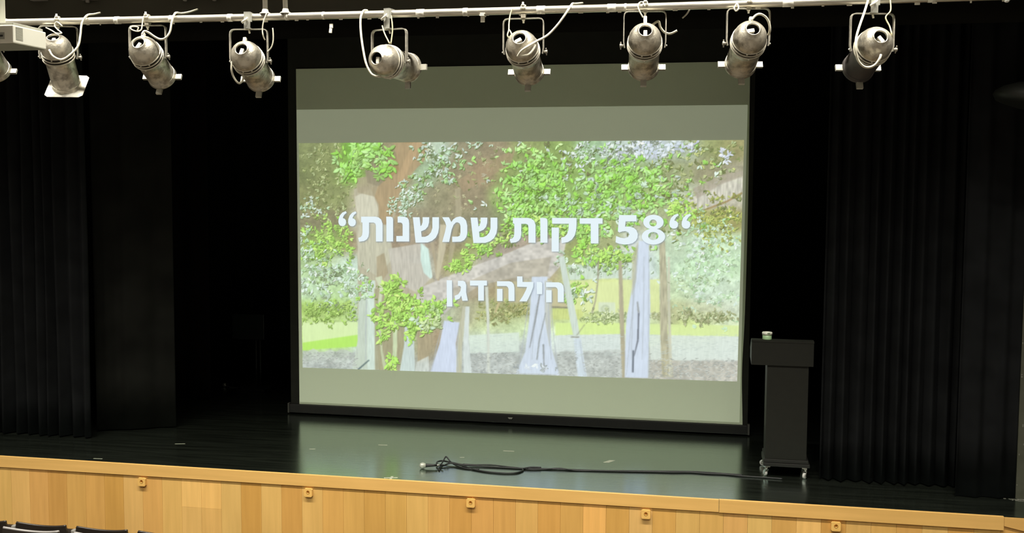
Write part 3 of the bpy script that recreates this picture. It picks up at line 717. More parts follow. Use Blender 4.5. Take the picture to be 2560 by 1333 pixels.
    for _ in range(5):
        q = sh_.copy(); q[1:-1, 1:-1] = (sh_[1:-1, 1:-1]*2+sh_[:-2, 1:-1]+sh_[2:, 1:-1]+sh_[1:-1, :-2]+sh_[1:-1, 2:])/6; sh_ = q
    a = np.clip(sh_*1.1, 0, 1)[..., None]*0.72
    img = img*(1-a)+a*np.array((104, 118, 136))/255
    return img
def grade(img):
    img = np.clip(np.clip(img, 0, 1)**0.90*0.84+0.16*np.array((230, 238, 210))/255, 0, 1)
    return np.where(img <= 0.04045, img/12.92, ((img+0.055)/1.055)**2.4)

def slide_object(NW=760, NH=412):
    lin = grade(paint_slide(NW, NH))
    gs, gt = np.meshgrid(np.linspace(0, 1, NW), np.linspace(0, 1, NH))
    w = bil(QW, gs, gt)
    co = np.zeros((NH*NW, 3), np.float32); co[:, 0] = w[..., 0].ravel(); co[:, 1] = -0.004; co[:, 2] = w[..., 1].ravel()
    idx = np.arange(NW*NH).reshape(NH, NW)
    fa = np.stack([idx[1:, :-1], idx[1:, 1:], idx[:-1, 1:], idx[:-1, :-1]], -1).reshape(-1, 4)
    me = bpy.data.meshes.new('projected_picture')
    me.vertices.add(len(co)); me.vertices.foreach_set('co', co.ravel())
    me.loops.add(fa.size); me.loops.foreach_set('vertex_index', fa.ravel().astype(np.int32))
    me.polygons.add(len(fa)); me.polygons.foreach_set('loop_start', np.arange(0, fa.size, 4, dtype=np.int32))
    me.update(calc_edges=True)
    at = me.color_attributes.new('picture', 'FLOAT_COLOR', 'POINT')
    rgba = np.ones((NH*NW, 4), np.float32); rgba[:, :3] = lin.reshape(-1, 3)
    at.data.foreach_set('color', rgba.ravel())
    m = bpy.data.materials.new('projected_light'); m.use_nodes = True; nt = m.node_tree; b_ = nt.nodes['Principled BSDF']
    an = nt.nodes.new('ShaderNodeAttribute'); an.attribute_name = 'picture'
    b_.inputs['Base Color'].default_value = (0.0, 0.0, 0.0, 1); b_.inputs['Specular IOR Level'].default_value = 0.0
    nt.links.new(an.outputs['Color'], b_.inputs['Emission Color']); b_.inputs['Emission Strength'].default_value = 1.0
    me.materials.append(m)
    return link('projected_picture', me, scr)
slide = slide_object()
# the projector's dark frame: the faint light it throws round the picture
M_frameglow = mat('projected_dark_frame', (0.66, 0.755, 0.55), 0.9, var=0.0, spec=0.1)
_b = M_frameglow.node_tree.nodes['Principled BSDF']; _b.inputs['Emission Color'].default_value = (0.128, 0.140, 0.100, 1); _b.inputs['Emission Strength'].default_value = 1.0
fo = MB().add([(0.004, -0.002, 0.125), (4.440, -0.002, 0.125), (4.452, -0.002, 3.121), (0.003, -0.002, 3.113)], [(0, 1, 2, 3)]).build('projected_frame', M_frameglow, scr)
fo['label'] = 'dim grey light round the projected photo'
slide['label'] = 'projected photo of trees with hanging roots'
M_letters = bpy.data.materials.new('letter_light'); M_letters.use_nodes = True
_b = M_letters.node_tree.nodes['Principled BSDF']; _b.inputs['Base Color'].default_value = (0, 0, 0, 1); _b.inputs['Specular IOR Level'].default_value = 0
_b.inputs['Emission Color'].default_value = (0.80, 0.91, 0.95, 1); _b.inputs['Emission Strength'].default_value = 1.0
def glyph(polys, name='letter'):
    b = MB()
    for pl in polys: b.add(slide_world(pl, -0.007), [tuple(range(len(pl)))])
    b.build(name, M_letters, slide)
for i in (0, 1, 16, 17): glyph([LINE1[i]], 'quotation_mark')
for ids in ((2,), (3,), (4,), (5, 6), (7,), (8, 9), (10,), (11,), (12, 13), (14,)): glyph([LINE1[i] for i in ids])
glyph([LINE1[15]], 'digit'); glyph(LINE1[18:], 'digit')
for ids in ((0,), (1,), (2,), (3, 4), (5,), (6,), (7, 8)): glyph([LINE2[i] for i in ids])

# ------------------------------------------------------------------ lectern and tub
LX, LY = 4.785, -1.43      # middle of the front face on the floor
le = thing('lectern', 'black box-top lectern on casters standing by the pleated curtain', 'lectern', (LX, LY, 0))
def yz_prism(x0, x1, prof):
    n = len(prof); v = [(x0, y, z) for y, z in prof]+[(x1, y, z) for y, z in prof]
    f = [tuple(range(n)), tuple(range(2*n-1, n-1, -1))]
    for i in range(n):
        j = (i+1) % n; f.append((i, i+n, j+n, j))
    return MB().add(v, f)
yz_prism(-0.290, 0.198, [(0, 0.918), (0.42, 0.918), (0.42, 0.985), (0.10, 1.104), (0, 1.104)]).build('top_box', M_lect, le)
yz_prism(-0.292, 0.200, [(-0.002, 1.105), (0.10, 1.105), (0.425, 0.986), (0.425, 1.000), (0.102, 1.121), (-0.002, 1.121)]).build('top_board', M_lect, le)
MB().box((-0.163, 0.012, 0.146), (0.163, 0.36, 0.918), bev=0.003).build('column', M_lect, le)
MB().box((-0.172, 0.002, 0.118), (0.178, 0.375, 0.146), bev=0.004).build('base_board', M_lectb, le)
MB().box((-0.178, -0.008, 0.088), (0.190, 0.385, 0.116), bev=0.004).build('base', M_lectb, le)
def caster(x, y, ang):
    r = MB().box((-0.022, -0.022, 0.078), (0.022, 0.022, 0.088)).tube([(0, 0, 0.056), (0, 0, 0.080)], 0.014, 12)
    for s in (-1, 1):
        r.add([(s*0.012, -0.012, 0.056), (s*0.012, 0.012, 0.056), (s*0.012, 0.030, 0.020), (s*0.012, 0.012, 0.016),
               (s*0.015, -0.012, 0.056), (s*0.015, 0.012, 0.056), (s*0.015, 0.030, 0.020), (s*0.015, 0.012, 0.016)],
              [(0,1,2,3),(7,6,5,4),(0,4,5,1),(1,5,6,2),(2,6,7,3),(3,7,4,0)])
    o = r.build('caster', M_chrome, le, (x, y, 0), (0, 0, ang))
    MB().lathe([(-0.010, 0.004), (-0.010, 0.020), (-0.007, 0.0235), (0.007, 0.0235), (0.010, 0.020), (0.010, 0.004)], 20, T(0, 0.020, 0.0237) @ RZ(PI/2), closed=True).build('wheel', M_caster, o)
for x, y, a in ((-0.150, 0.015, 0.5), (0.160, 0.015, 2.6), (-0.150, 0.35, 1.2), (0.160, 0.35, 4.0)): caster(x, y, a)
tub = thing('small_tub', 'small pale green tub with white lid on the lectern top', 'tub', (LX-0.168, LY+0.046, 1.1215))
MB().lathe([(0.0, 0.001), (0.0, 0.036), (0.006, 0.038), (0.014, 0.036), (0.040, 0.037), (0.040, 0.001)], 24, RX(PI/2)).build('body', M_tubgreen, tub)
MB().lathe([(0.040, 0.030), (0.040, 0.040), (0.058, 0.041), (0.062, 0.038), (0.060, 0.020), (0.054, 0.018), (0.054, 0.001)], 24, RX(PI/2)).build('lid', M_tubwhite, tub)
MB().box((0.000, -0.043, 0.050), (0.022, -0.039, 0.058)).build('tab', mat('tub_tab', (0.12, 0.2, 0.1), 0.5, var=0.1), tub)

# ------------------------------------------------------------------ microphone and cable on the floor
mic = thing('microphone', 'hand microphone with round silver grille lying on the stage floor', 'microphone', (1.915, -1.765, 0.016), math.atan2(-1.796+1.765, 1.821-1.915))
gr = [(0.062, 0.013), (0.068, 0.018), (0.078, 0.0235), (0.090, 0.0255), (0.102, 0.0235), (0.111, 0.017), (0.1155, 0.008), (0.1165, 0.001)]
MX = T(0, 0, 0.010) @ RZ(-PI/2)
MB().lathe(gr, 24, MX).lathe([(0.088, 0.0258), (0.0895, 0.027), (0.0915, 0.027), (0.093, 0.0258)], 24, MX).build('grille', M_mesh, mic)
MB().lathe([(-0.03, 0.001), (-0.03, 0.0095), (0.0, 0.0105), (0.05, 0.0145), (0.064, 0.016), (0.066, 0.001)], 20, MX).build('body', M_micbody, mic)
MB().lathe([(-0.055, 0.005), (-0.050, 0.0085), (-0.03, 0.0095)], 16, MX).build('plug', M_chrome, mic)
cab = thing('microphone_cable', 'black cable in loose loops trailing from the microphone to the lectern', 'cable', (2.64, -1.64, 0))
def rel(pts, o): return [(p[0]-o[0], p[1]-o[1], p[2]-(o[2] if len(o) > 2 else 0)) for p in pts]
OC = (2.64, -1.64, 0)
main = [(1.992,-1.748,0.028),(1.93,-1.70,0.02),(1.915,-1.634,0.022),(1.946,-1.585,0.02),(2.019,-1.616,0.02),(2.13,-1.641,0.012),(2.285,-1.645,0.008),(2.456,-1.640,0.007),(2.643,-1.636,0.007),(2.874,-1.603,0.007),(3.123,-1.583,0.007),(3.37,-1.560,0.007),(3.745,-1.506,0.007),(3.885,-1.490,0.007),(4.024,-1.460,0.007),(4.164,-1.468,0.007),(4.303,-1.462,0.007),(4.45,-1.485,0.007),(4.62,-1.49,0.007),(4.76,-1.50,0.007)]
MB().tube(spline(rel(main, OC)), 0.0072, 8).build('cord', M_blackcable, cab)
loop = [(2.80,-1.607,0.016),(2.72,-1.622,0.018),(2.655,-1.655,0.010),(2.662,-1.704,0.007),(2.62,-1.782,0.007),(2.526,-1.812,0.007),(2.389,-1.801,0.007),(2.26,-1.753,0.007),(2.158,-1.690,0.012),(2.044,-1.650,0.022),(1.988,-1.700,0.012),(1.966,-1.775,0.007),(1.985,-1.835,0.007)]
MB().tube(spline(rel(loop, OC)), 0.0068, 8).build('cord', M_blackcable, cab)
hump = [(1.955,-1.70,0.008),(1.965,-1.64,0.03),(1.975,-1.60,0.058),(1.99,-1.60,0.055),(2.03,-1.625,0.024),(2.10,-1.69,0.012),(2.20,-1.74,0.007),(2.30,-1.735,0.007)]
MB().tube(spline(rel(hump, OC)), 0.0058, 8).build('cord', M_blackcable, cab)
thin = [(4.45,-1.442,0.006),(4.25,-1.430,0.006),(4.05,-1.425,0.006),(3.9,-1.45,0.006),(3.7,-1.485,0.006),(3.45,-1.53,0.006),(3.3,-1.56,0.006),(3.1,-1.60,0.006),(2.95,-1.59,0.014),(2.825,-1.625,0.006),(2.73,-1.655,0.006),(2.609,-1.62,0.006),(2.494,-1.600,0.006),(2.357,-1.575,0.006),(2.24,-1.60,0.006),(2.13,-1.60,0.006)]
MB().tube(spline(rel(thin, OC)), 0.0052, 8).build('cord', M_blackcable, cab)

# scraps of marking tape on the floor
for i, (x, y, l, w, a) in enumerate([(1.253, -1.086, 0.085, 0.022, 0.1), (2.415, -1.056, 0.10, 0.024, 0.0), (0.685, -1.362, 0.055, 0.02, 0.2), (2.062, -1.364, 0.04, 0.016, 0.3), (-0.558, -1.438, 0.09, 0.014, 0.3), (-0.981, -2.072, 0.08, 0.012, 0.1)]):
    o = MB().box((-l/2, -w/2, 0), (l/2, w/2, 0.0006)).build('marking_tape', M_floortape, None, (x, y, 0), (0, 0, a))
    tag(o, ['pale tape strip on the floor between screen and microphone', 'long pale tape strip on the floor in front of the screen handle', 'short pale tape strip on the floor within the screen reflection edge', 'tiny pale tape scrap on the floor just beyond the cable hump', 'faint tape strip on the floor in front of the flat leg cloth', 'faint tape strip on the floor by the wooden edge and pleated curtain'][i], 'tape', 'tape scraps on the stage floor')
o = MB().add([(-0.05, -0.045, 0), (0.0, -0.045, 0), (0.05, 0.045, 0), (0.0, 0.045, 0), (-0.05, -0.045, 0.0006), (0.0, -0.045, 0.0006), (0.05, 0.045, 0.0006), (0.0, 0.045, 0.0006)],
             [(0,3,2,1),(4,5,6,7),(0,1,5,4),(1,2,6,5),(2,3,7,6),(3,0,4,7)]).build('marking_tape', M_floortape, None, (3.328, -1.225, 0))
tag(o, 'wide slanted patch of pale tape beyond the microphone cable', 'tape')
o = MB().box((-0.06, -0.012, 0), (0.05, 0.012, 0.0006), RZ(0.3)).box((-0.045, -0.010, 0), (0.045, 0.010, 0.0009), RZ(1.7)).build('marking_tape', M_floortape, None, (1.66, -2.115, 0))
tag(o, 'crossed scraps of pale tape at the wooden stage edge', 'tape')

# dim things backstage
ds_ = thing('display_stand', 'dark rectangular panel on a twin-post stand in the unlit backstage', 'stand', (-1.07, 1.12, 0))
MB().box((-0.195, -0.02, 0.585), (0.195, 0.02, 0.875), bev=0.006).build('panel', mat('dim_panel', (0.010, 0.013, 0.011), 0.35, var=0.1), ds_)
for sx in (0.075, 0.125): MB().tube([(sx, 0.03, 0.03), (sx, 0.03, 0.80)], 0.010).build('post', mat('dim_post', (0.02, 0.02, 0.018), 0.35, var=0.1), ds_)
MB().box((-0.12, -0.12, 0.0), (0.24, 0.18, 0.03), bev=0.005).build('base', M_blackwall, ds_)
pl_ = thing('cable_plug', 'tiny silver plug with thin lead lying on the unlit backstage floor', 'plug', (-1.42, 1.19, 0))
MB().lathe([(0, 0.004), (0.002, 0.02), (0.03, 0.022), (0.035, 0.008), (0.05, 0.006)], 14, T(0, 0, 0.022)).build('connector', mat('dim_metal', (0.25, 0.25, 0.23), 0.3, metal=0.5, var=0.1), pl_)
MB().tube(spline([(0.02, 0, 0.02), (0.08, -0.02, 0.008), (0.13, -0.03, 0.005), (0.19, -0.02, 0.005)]), 0.004, 6).build('lead', mat('dim_lead', (0.07, 0.07, 0.065), 0.5, var=0.1), pl_)

# ------------------------------------------------------------------ lighting pipe
def pipe_z(x):
    u = (x-2.4)/3.0
    return 3.396+0.010*u*u-0.003*u
PY_ = -3.9
lp = thing('lighting_pipe', 'long pale dusty steel pipe carrying the stage lights', 'pipe', (2.4, PY_, 3.40))
OP = (2.4, PY_, 3.40)
xs = [-2.4+0.2*i for i in range(54)]
MB().tube(rel([(x, PY_, pipe_z(x)) for x in xs], OP), 0.0225, 20).build('tube', M_pipe, lp)
for x, w in [(-0.42, 0.05), (0.40, 0.03), (0.78, 0.025), (1.56, 0.02), (1.80, 0.012), (2.42, 0.05), (2.70, 0.03), (3.16, 0.05), (3.58, 0.05), (3.66, 0.012), (4.58, 0.06), (5.35, 0.04), (1.18, 0.03)]:
    MB().lathe([(-w/2, 0.0226), (-w/2, 0.0242), (w/2, 0.0242), (w/2, 0.0226)], 20, T(*rel([(x, PY_, pipe_z(x))], OP)[0]) @ RZ(-PI/2)).build('tape_wrap', M_tape, lp)
# torn tape ends stuck under the pipe
for i in range(40):
    x = -0.5+i*0.16+random.uniform(-0.06, 0.06); l = random.uniform(0.008, 0.03); h = random.uniform(0.004, 0.012); ax = random.uniform(-0.5, 0.5)
    M_ = T(*rel([(x, PY_, pipe_z(x))], OP)[0]) @ RX(random.uniform(-0.25, 0.25))
    MB().box((-l/2, -0.006, -0.0225-h), (l/2, -0.003, -0.020), M_).build('tape_scrap', M_tape, lp)
for hx, lean in ((1.415, 0.0), (1.550, -0.05)):
    zb = pipe_z(hx)+0.018
    h = MB().tube(rel([(hx, PY_, zb), (hx+lean*0.5, PY_, zb+1.0), (hx+lean, PY_, CEIL)], OP), [0.0155, 0.0155, 0.0155], 14)
    o = h.build('hanger_post', M_post, lp)
    MB().lathe([(0.0, 0.034), (0.006, 0.034), (0.012, 0.022), (0.03, 0.017)], 16, T(*rel([(hx, PY_, zb)], OP)[0]) @ RX(PI/2)).build('foot', M_post, o)
for hx in (-2.2, 5.75, 8.0):
    MB().tube(rel([(hx, PY_, pipe_z(hx)+0.018), (hx, PY_, CEIL)], OP), 0.0155, 12).build('hanger_post', M_post, lp)
# small things hanging off the pipe
tg = tag(MB().box((-0.013, -0.003, -0.060), (0.013, 0.003, -0.018), bev=0.002).box((-0.014, -0.030, -0.024), (0.014, 0.030, -0.018)).build('pipe_tag', M_tape, None, (2.806, PY_, pipe_z(2.806)-0.004)),
     'white tag hanging under the pipe between the level light and the next', 'tag')
ck = thing('cable_clip', 'white clip on a fine thread under the pipe, past the two posts', 'clip', (1.85, PY_, pipe_z(1.85)-0.0225))
MB().tube([(0, 0, 0.002), (-0.002, 0, -0.03)], 0.0012, 6).build('thread', M_blackcable, ck)
MB().box((-0.012, -0.005, -0.055), (0.010, 0.005, -0.028), bev=0.002).box((-0.006, -0.005, -0.085), (0.012, 0.005, -0.056), RY(0.12), bev=0.002).build('clip', M_tape, ck)
cd = MB().tube(spline([(4.032, -3.868, pipe_z(4.03)+0.01), (4.030, -3.865, 3.385), (4.012, -3.868, 3.355), (3.988, -3.872, 3.332)]), 0.0045, 8).build('cord_end', M_post)
tag(cd, 'short pale cord end dangling behind the pipe', 'cord')
bl = thing('pipe_fitting', 'small bright white fitting on the bare end of the pipe', 'fitting', (5.737, PY_, pipe_z(5.737)))
MB().lathe([(-0.018, 0.0226), (-0.018, 0.027), (0.018, 0.027), (0.018, 0.0226)], 20, RZ(-PI/2)).build('collar', M_tape, bl)
MB().lathe([(0, 0.012), (0.012, 0.012), (0.016, 0.006), (0.016, 0.001)], 14, T(0, -0.012, -0.022) @ RX(-PI/2)).build('knob', mat('bright_plastic', (0.9, 0.9, 0.9), 0.3, var=0.03), bl)

# ------------------------------------------------------------------ stage lights
PV = 0.150
def Aa(l): return [(a-PV, r) for a, r in l]
me_cap = MB().lathe(Aa([(0.012, 0.0355), (0.001, 0.0355), (-0.0025, 0.0375), (-0.001, 0.0405), (0.003, 0.042), (0.010, 0.054), (0.024, 0.070), (0.044, 0.0835), (0.066, 0.0920), (0.090, 0.0960), (0.106, 0.0965)]), 36).mesh('rear_cap')
me_plate = MB().lathe(Aa([(0.010, 0.048), (0.055, 0.046), (0.056, 0.001)]), 24).mesh('socket_well')
me_base = MB().box((-0.0105, -0.138, -0.030), (0.0105, -0.105, 0.010), bev=0.002).mesh('lamp_base')
me_band = MB().lathe(Aa([(0.104, 0.0900), (0.152, 0.0920)]), 36).mesh('vent_band')
def ringprof(a, r, w=0.0046): return Aa([(a+w*math.cos(q), r+w*math.sin(q)) for q in [2*PI*k/10 for k in range(10)]])
me_ring = [MB().lathe(ringprof(a, r), 36, closed=True).mesh('ring') for a, r in ((0.107, 0.0965), (0.131, 0.0985), (0.152, 0.0990))]
me_body = MB().lathe(Aa([(0.148, 0.0985), (0.166, 0.0985), (0.176, 0.0905), (0.205, 0.0895), (0.365, 0.0895), (0.372, 0.0935), (0.383, 0.0945), (0.386, 0.0925), (0.386, 0.0890), (0.340, 0.0870), (0.215, 0.0865)]), 36).lathe(ringprof(0.352, 0.0895, 0.0028), 36, closed=True).mesh('can_body')
me_lens = MB().lathe(Aa([(0.300, 0.0868), (0.296, 0.05), (0.292, 0.001)]), 28).mesh('lens')
me_clip = MB().box((0.090, 0.222, -0.018), (0.132, 0.2245, 0.018)).box((0.090, 0.236, -0.018), (0.128, 0.2385, 0.018)).box((0.129, 0.2225, -0.018), (0.1315, 0.2385, 0.018)).mesh('gel_clip')
me_bolt = MB().lathe([(0.0, 0.0052), (0.004, 0.0052), (0.006, 0.003), (0.0062, 0.0005)], 10).mesh('bolt')
yk = [(-0.116, 0, -0.012), (-0.1215, 0, 0.02), (-0.1215, 0, 0.165), (-0.119, 0, 0.182), (-0.110, 0, 0.193), (-0.095, 0, 0.197), (0.095, 0, 0.197), (0.110, 0, 0.193), (0.119, 0, 0.182), (0.1215, 0, 0.165), (0.1215, 0, 0.02), (0.116, 0, -0.012)]
def strap(pts, w, t):
    b = MB(); vs = []; fs = []; n = len(pts)
    for i, p in enumerate(pts):
        a = Vector(pts[max(i-1, 0)]); c_ = Vector(pts[min(i+1, n-1)]); d = (c_-a).normalized(); nr = Vector((-d.z, 0, d.x))
        for sy, st in ((-1, -1), (1, -1), (1, 1), (-1, 1)):
            q = Vector(p)+nr*st*t/2; vs.append((q.x, sy*w/2, q.z))
    for i in range(n-1):
        for k in range(4):
            l = (k+1) % 4; fs.append((4*i+k, 4*i+l, 4*i+4+l, 4*i+4+k))
    fs += [(3, 2, 1, 0), tuple(4*(n-1)+k for k in range(4))]
    return b.add(vs, fs)
me_yoke = strap(yk, 0.024, 0.0062).mesh('yoke')
kb = MB().lathe([(0.0, 0.008), (0.009, 0.008), (0.011, 0.012), (0.020, 0.012), (0.022, 0.009), (0.022, 0.001)], 14, RZ(-PI/2))
kb.box((0.012, -0.0035, -0.022), (0.019, 0.0035, 0.022), bev=0.002)
me_knob = kb.mesh('pivot_knob')
fr = MB(); n = 32; vs = []; fs = []
for k in range(n):
    a = 2*PI*(k+0.5)/n; c_, s_ = math.cos(a), math.sin(a); mx = max(abs(c_), abs(s_))
    vs += [(0.122*c_/mx, 0.229, 0.122*s_/mx), (0.083*c_, 0.229, 0.083*s_), (0.122*c_/mx, 0.232, 0.122*s_/mx), (0.083*c_, 0.232, 0.083*s_)]
for k in range(n):
    j = (k+1) % n
    fs += [(4*k, 4*k+1, 4*j+1, 4*j), (4*k+2, 4*j+2, 4*j+3, 4*k+3), (4*k, 4*j, 4*j+2, 4*k+2), (4*k+1, 4*k+3, 4*j+3, 4*j+1)]
me_frame = fr.add(vs, fs).mesh('colour_frame')
for me, m in ((me_cap, M_can), (me_plate, M_inner), (me_base, M_ceramic), (me_band, M_candark), (me_body, M_can), (me_lens, M_lens), (me_clip, M_clip), (me_bolt, M_tape), (me_yoke, M_yoke), (me_knob, M_yoke), (me_frame, M_tape)):
    me.materials.append(m)
for me in me_ring: me.materials.append(M_canring)

CAB = {
 'B_power':[(0.017,-4.060,3.202),(0.043,-4.060,3.162),(0.097,-4.050,3.140),(0.145,-4.030,3.173),(0.182,-4.000,3.230),(0.181,-3.970,3.303),(0.181,-3.950,3.380),(0.196,-3.915,3.436),(0.170,-3.800,3.462),(0.028,-3.500,3.522)],
 'B_safety':[(-0.077,-3.950,3.359),(-0.024,-3.970,3.338),(0.016,-3.980,3.318),(0.048,-3.970,3.319),(0.007,-3.950,3.345),(-0.021,-3.940,3.372),(-0.004,-3.940,3.396),(0.041,-3.950,3.366)],
 'C_power':[(0.641,-4.020,3.291),(0.652,-4.010,3.312),(0.673,-4.000,3.306),(0.704,-3.980,3.281),(0.741,-3.970,3.265),(0.779,-3.970,3.276),(0.801,-3.960,3.316),(0.807,-3.950,3.370),(0.813,-3.915,3.434),(0.791,-3.800,3.452),(0.741,-3.600,3.493),(0.595,-3.200,3.579)],
 'C_safety':[(0.608,-3.940,3.416),(0.605,-3.950,3.370),(0.602,-3.960,3.330),(0.580,-3.970,3.319),(0.548,-3.970,3.327),(0.532,-3.970,3.340),(0.543,-3.960,3.351),(0.581,-3.960,3.345),(0.575,-3.960,3.326)],
 'D_safety':[(1.441,-3.940,3.412),(1.425,-3.950,3.360),(1.418,-3.950,3.313),(1.422,-3.950,3.275),(1.425,-3.930,3.253)],
 'D_power':[(1.237,-4.000,3.114),(1.237,-4.010,3.070),(1.244,-4.000,3.023),(1.272,-3.990,2.983),(1.289,-3.970,2.999),(1.295,-3.960,3.034)],
 'D_tail':[(1.464,-3.900,3.329),(1.467,-3.900,3.261),(1.455,-3.900,3.213),(1.428,-3.900,3.183)],
 'E_power':[(2.075,-3.880,3.424),(2.065,-3.915,3.418),(2.060,-3.930,3.400),(2.056,-3.950,3.364),(2.064,-3.970,3.286),(2.086,-4.000,3.188),(2.112,-4.020,3.092),(2.145,-4.030,3.030),(2.174,-4.030,3.009),(2.199,-4.000,3.009)],
 'E_safety':[(2.187,-3.930,3.322),(2.208,-3.950,3.272),(2.246,-3.970,3.208)],
 'E_safety2':[(2.244,-3.930,3.381),(2.253,-3.940,3.333),(2.258,-3.950,3.285),(2.254,-3.970,3.207)],
 'F_power':[(3.053,-4.070,3.104),(3.078,-4.080,3.136),(3.117,-4.070,3.164),(3.156,-4.030,3.195),(3.197,-4.000,3.221),(3.230,-3.980,3.250),(3.274,-3.970,3.300),(3.309,-3.960,3.350),(3.332,-3.938,3.392),(3.345,-3.890,3.428),(3.352,-3.830,3.438),(3.367,-3.600,3.480)],
 'F_loop':[(3.069,-4.070,3.106),(3.116,-4.060,3.116),(3.144,-4.040,3.154),(3.151,-4.020,3.192)],
 'F_safety':[(2.994,-3.930,3.403),(2.982,-3.940,3.366),(2.979,-3.960,3.313),(2.982,-3.980,3.273),(2.978,-4.000,3.239),(2.987,-4.000,3.223),(3.002,-4.000,3.243),(2.986,-3.980,3.271)],
 'G_safety':[(3.766,-3.950,3.329),(3.745,-3.950,3.367),(3.735,-3.940,3.400),(3.746,-3.920,3.421),(3.764,-3.920,3.420),(3.776,-3.940,3.394)],
 'G_power':[(3.800,-3.900,3.280),(3.847,-3.850,3.320),(3.860,-3.830,3.288),(3.885,-3.820,3.260),(3.919,-3.820,3.252),(3.957,-3.820,3.269)],
 'H_power':[(4.376,-4.020,3.288),(4.399,-4.010,3.315),(4.425,-4.000,3.324),(4.456,-3.980,3.309),(4.474,-3.970,3.280),(4.481,-3.960,3.242),(4.474,-3.940,3.215)],
 'H_safety':[(4.296,-3.930,3.398),(4.281,-3.950,3.371),(4.290,-3.950,3.353),(4.305,-3.950,3.366),(4.300,-3.930,3.395)],
 'I_power':[(5.011,-3.930,3.400),(4.988,-3.980,3.328),(4.961,-4.030,3.254),(4.938,-4.070,3.178),(4.933,-4.090,3.114),(4.947,-4.080,3.054),(4.977,-4.070,3.019),(5.010,-4.060,3.012),(5.042,-4.060,3.026),(5.064,-4.060,3.059),(5.071,-4.050,3.081)],
 'I_safety':[(5.129,-3.920,3.398),(5.130,-3.940,3.335),(5.104,-3.950,3.296),(5.125,-3.960,3.246),(5.133,-3.980,3.205),(5.140,-3.970,3.178)],
}
LIGHTS = [
 ('A', (-0.584, 3.238), 9.9, 33.0, 'block', 'grey stage can light hanging past the white projector, mostly hidden by it'),
 ('B', (-0.024, 3.177), 16.1, 49.4, 'block', 'grey stage can light with a square pale frame fitted over its mouth'),
 ('C', (0.612, 3.167), 4.4, 28.2, 'block', 'grey stage can light hanging next to the one with the square frame'),
 ('D', (1.304, 3.127), 4.9, 23.3, 'plate', 'grey stage can light hanging beside the two upright pipe posts'),
 ('E', (2.222, 3.106), -13.5, 2.8, 'plate', 'grey stage can light turned nearly level with a long white cable below'),
 ('F', (3.055, 3.151), 0.2, 25.1, 'block', 'grey stage can light with a cream cable crossing over its domed cap'),
 ('G', (3.774, 3.175), 5.6, 27.1, 'block', 'grey stage can light with a cream plug on top of its cap'),
 ('H', (4.362, 3.175), 10.4, 24.9, 'block', 'grey stage can light with a short cable arched over its cap'),
 ('I', (5.040, 3.129), 12.1, 20.3, 'plate', 'dark-bodied stage can light with a long cable loop hanging over its cap'),
]
me_body_dark = me_body.copy(); me_body_dark.materials.clear(); me_body_dark.materials.append(mat('dark_can_paint', (0.035, 0.030, 0.028), 0.55, col2=(0.06, 0.052, 0.046), vscale=8))
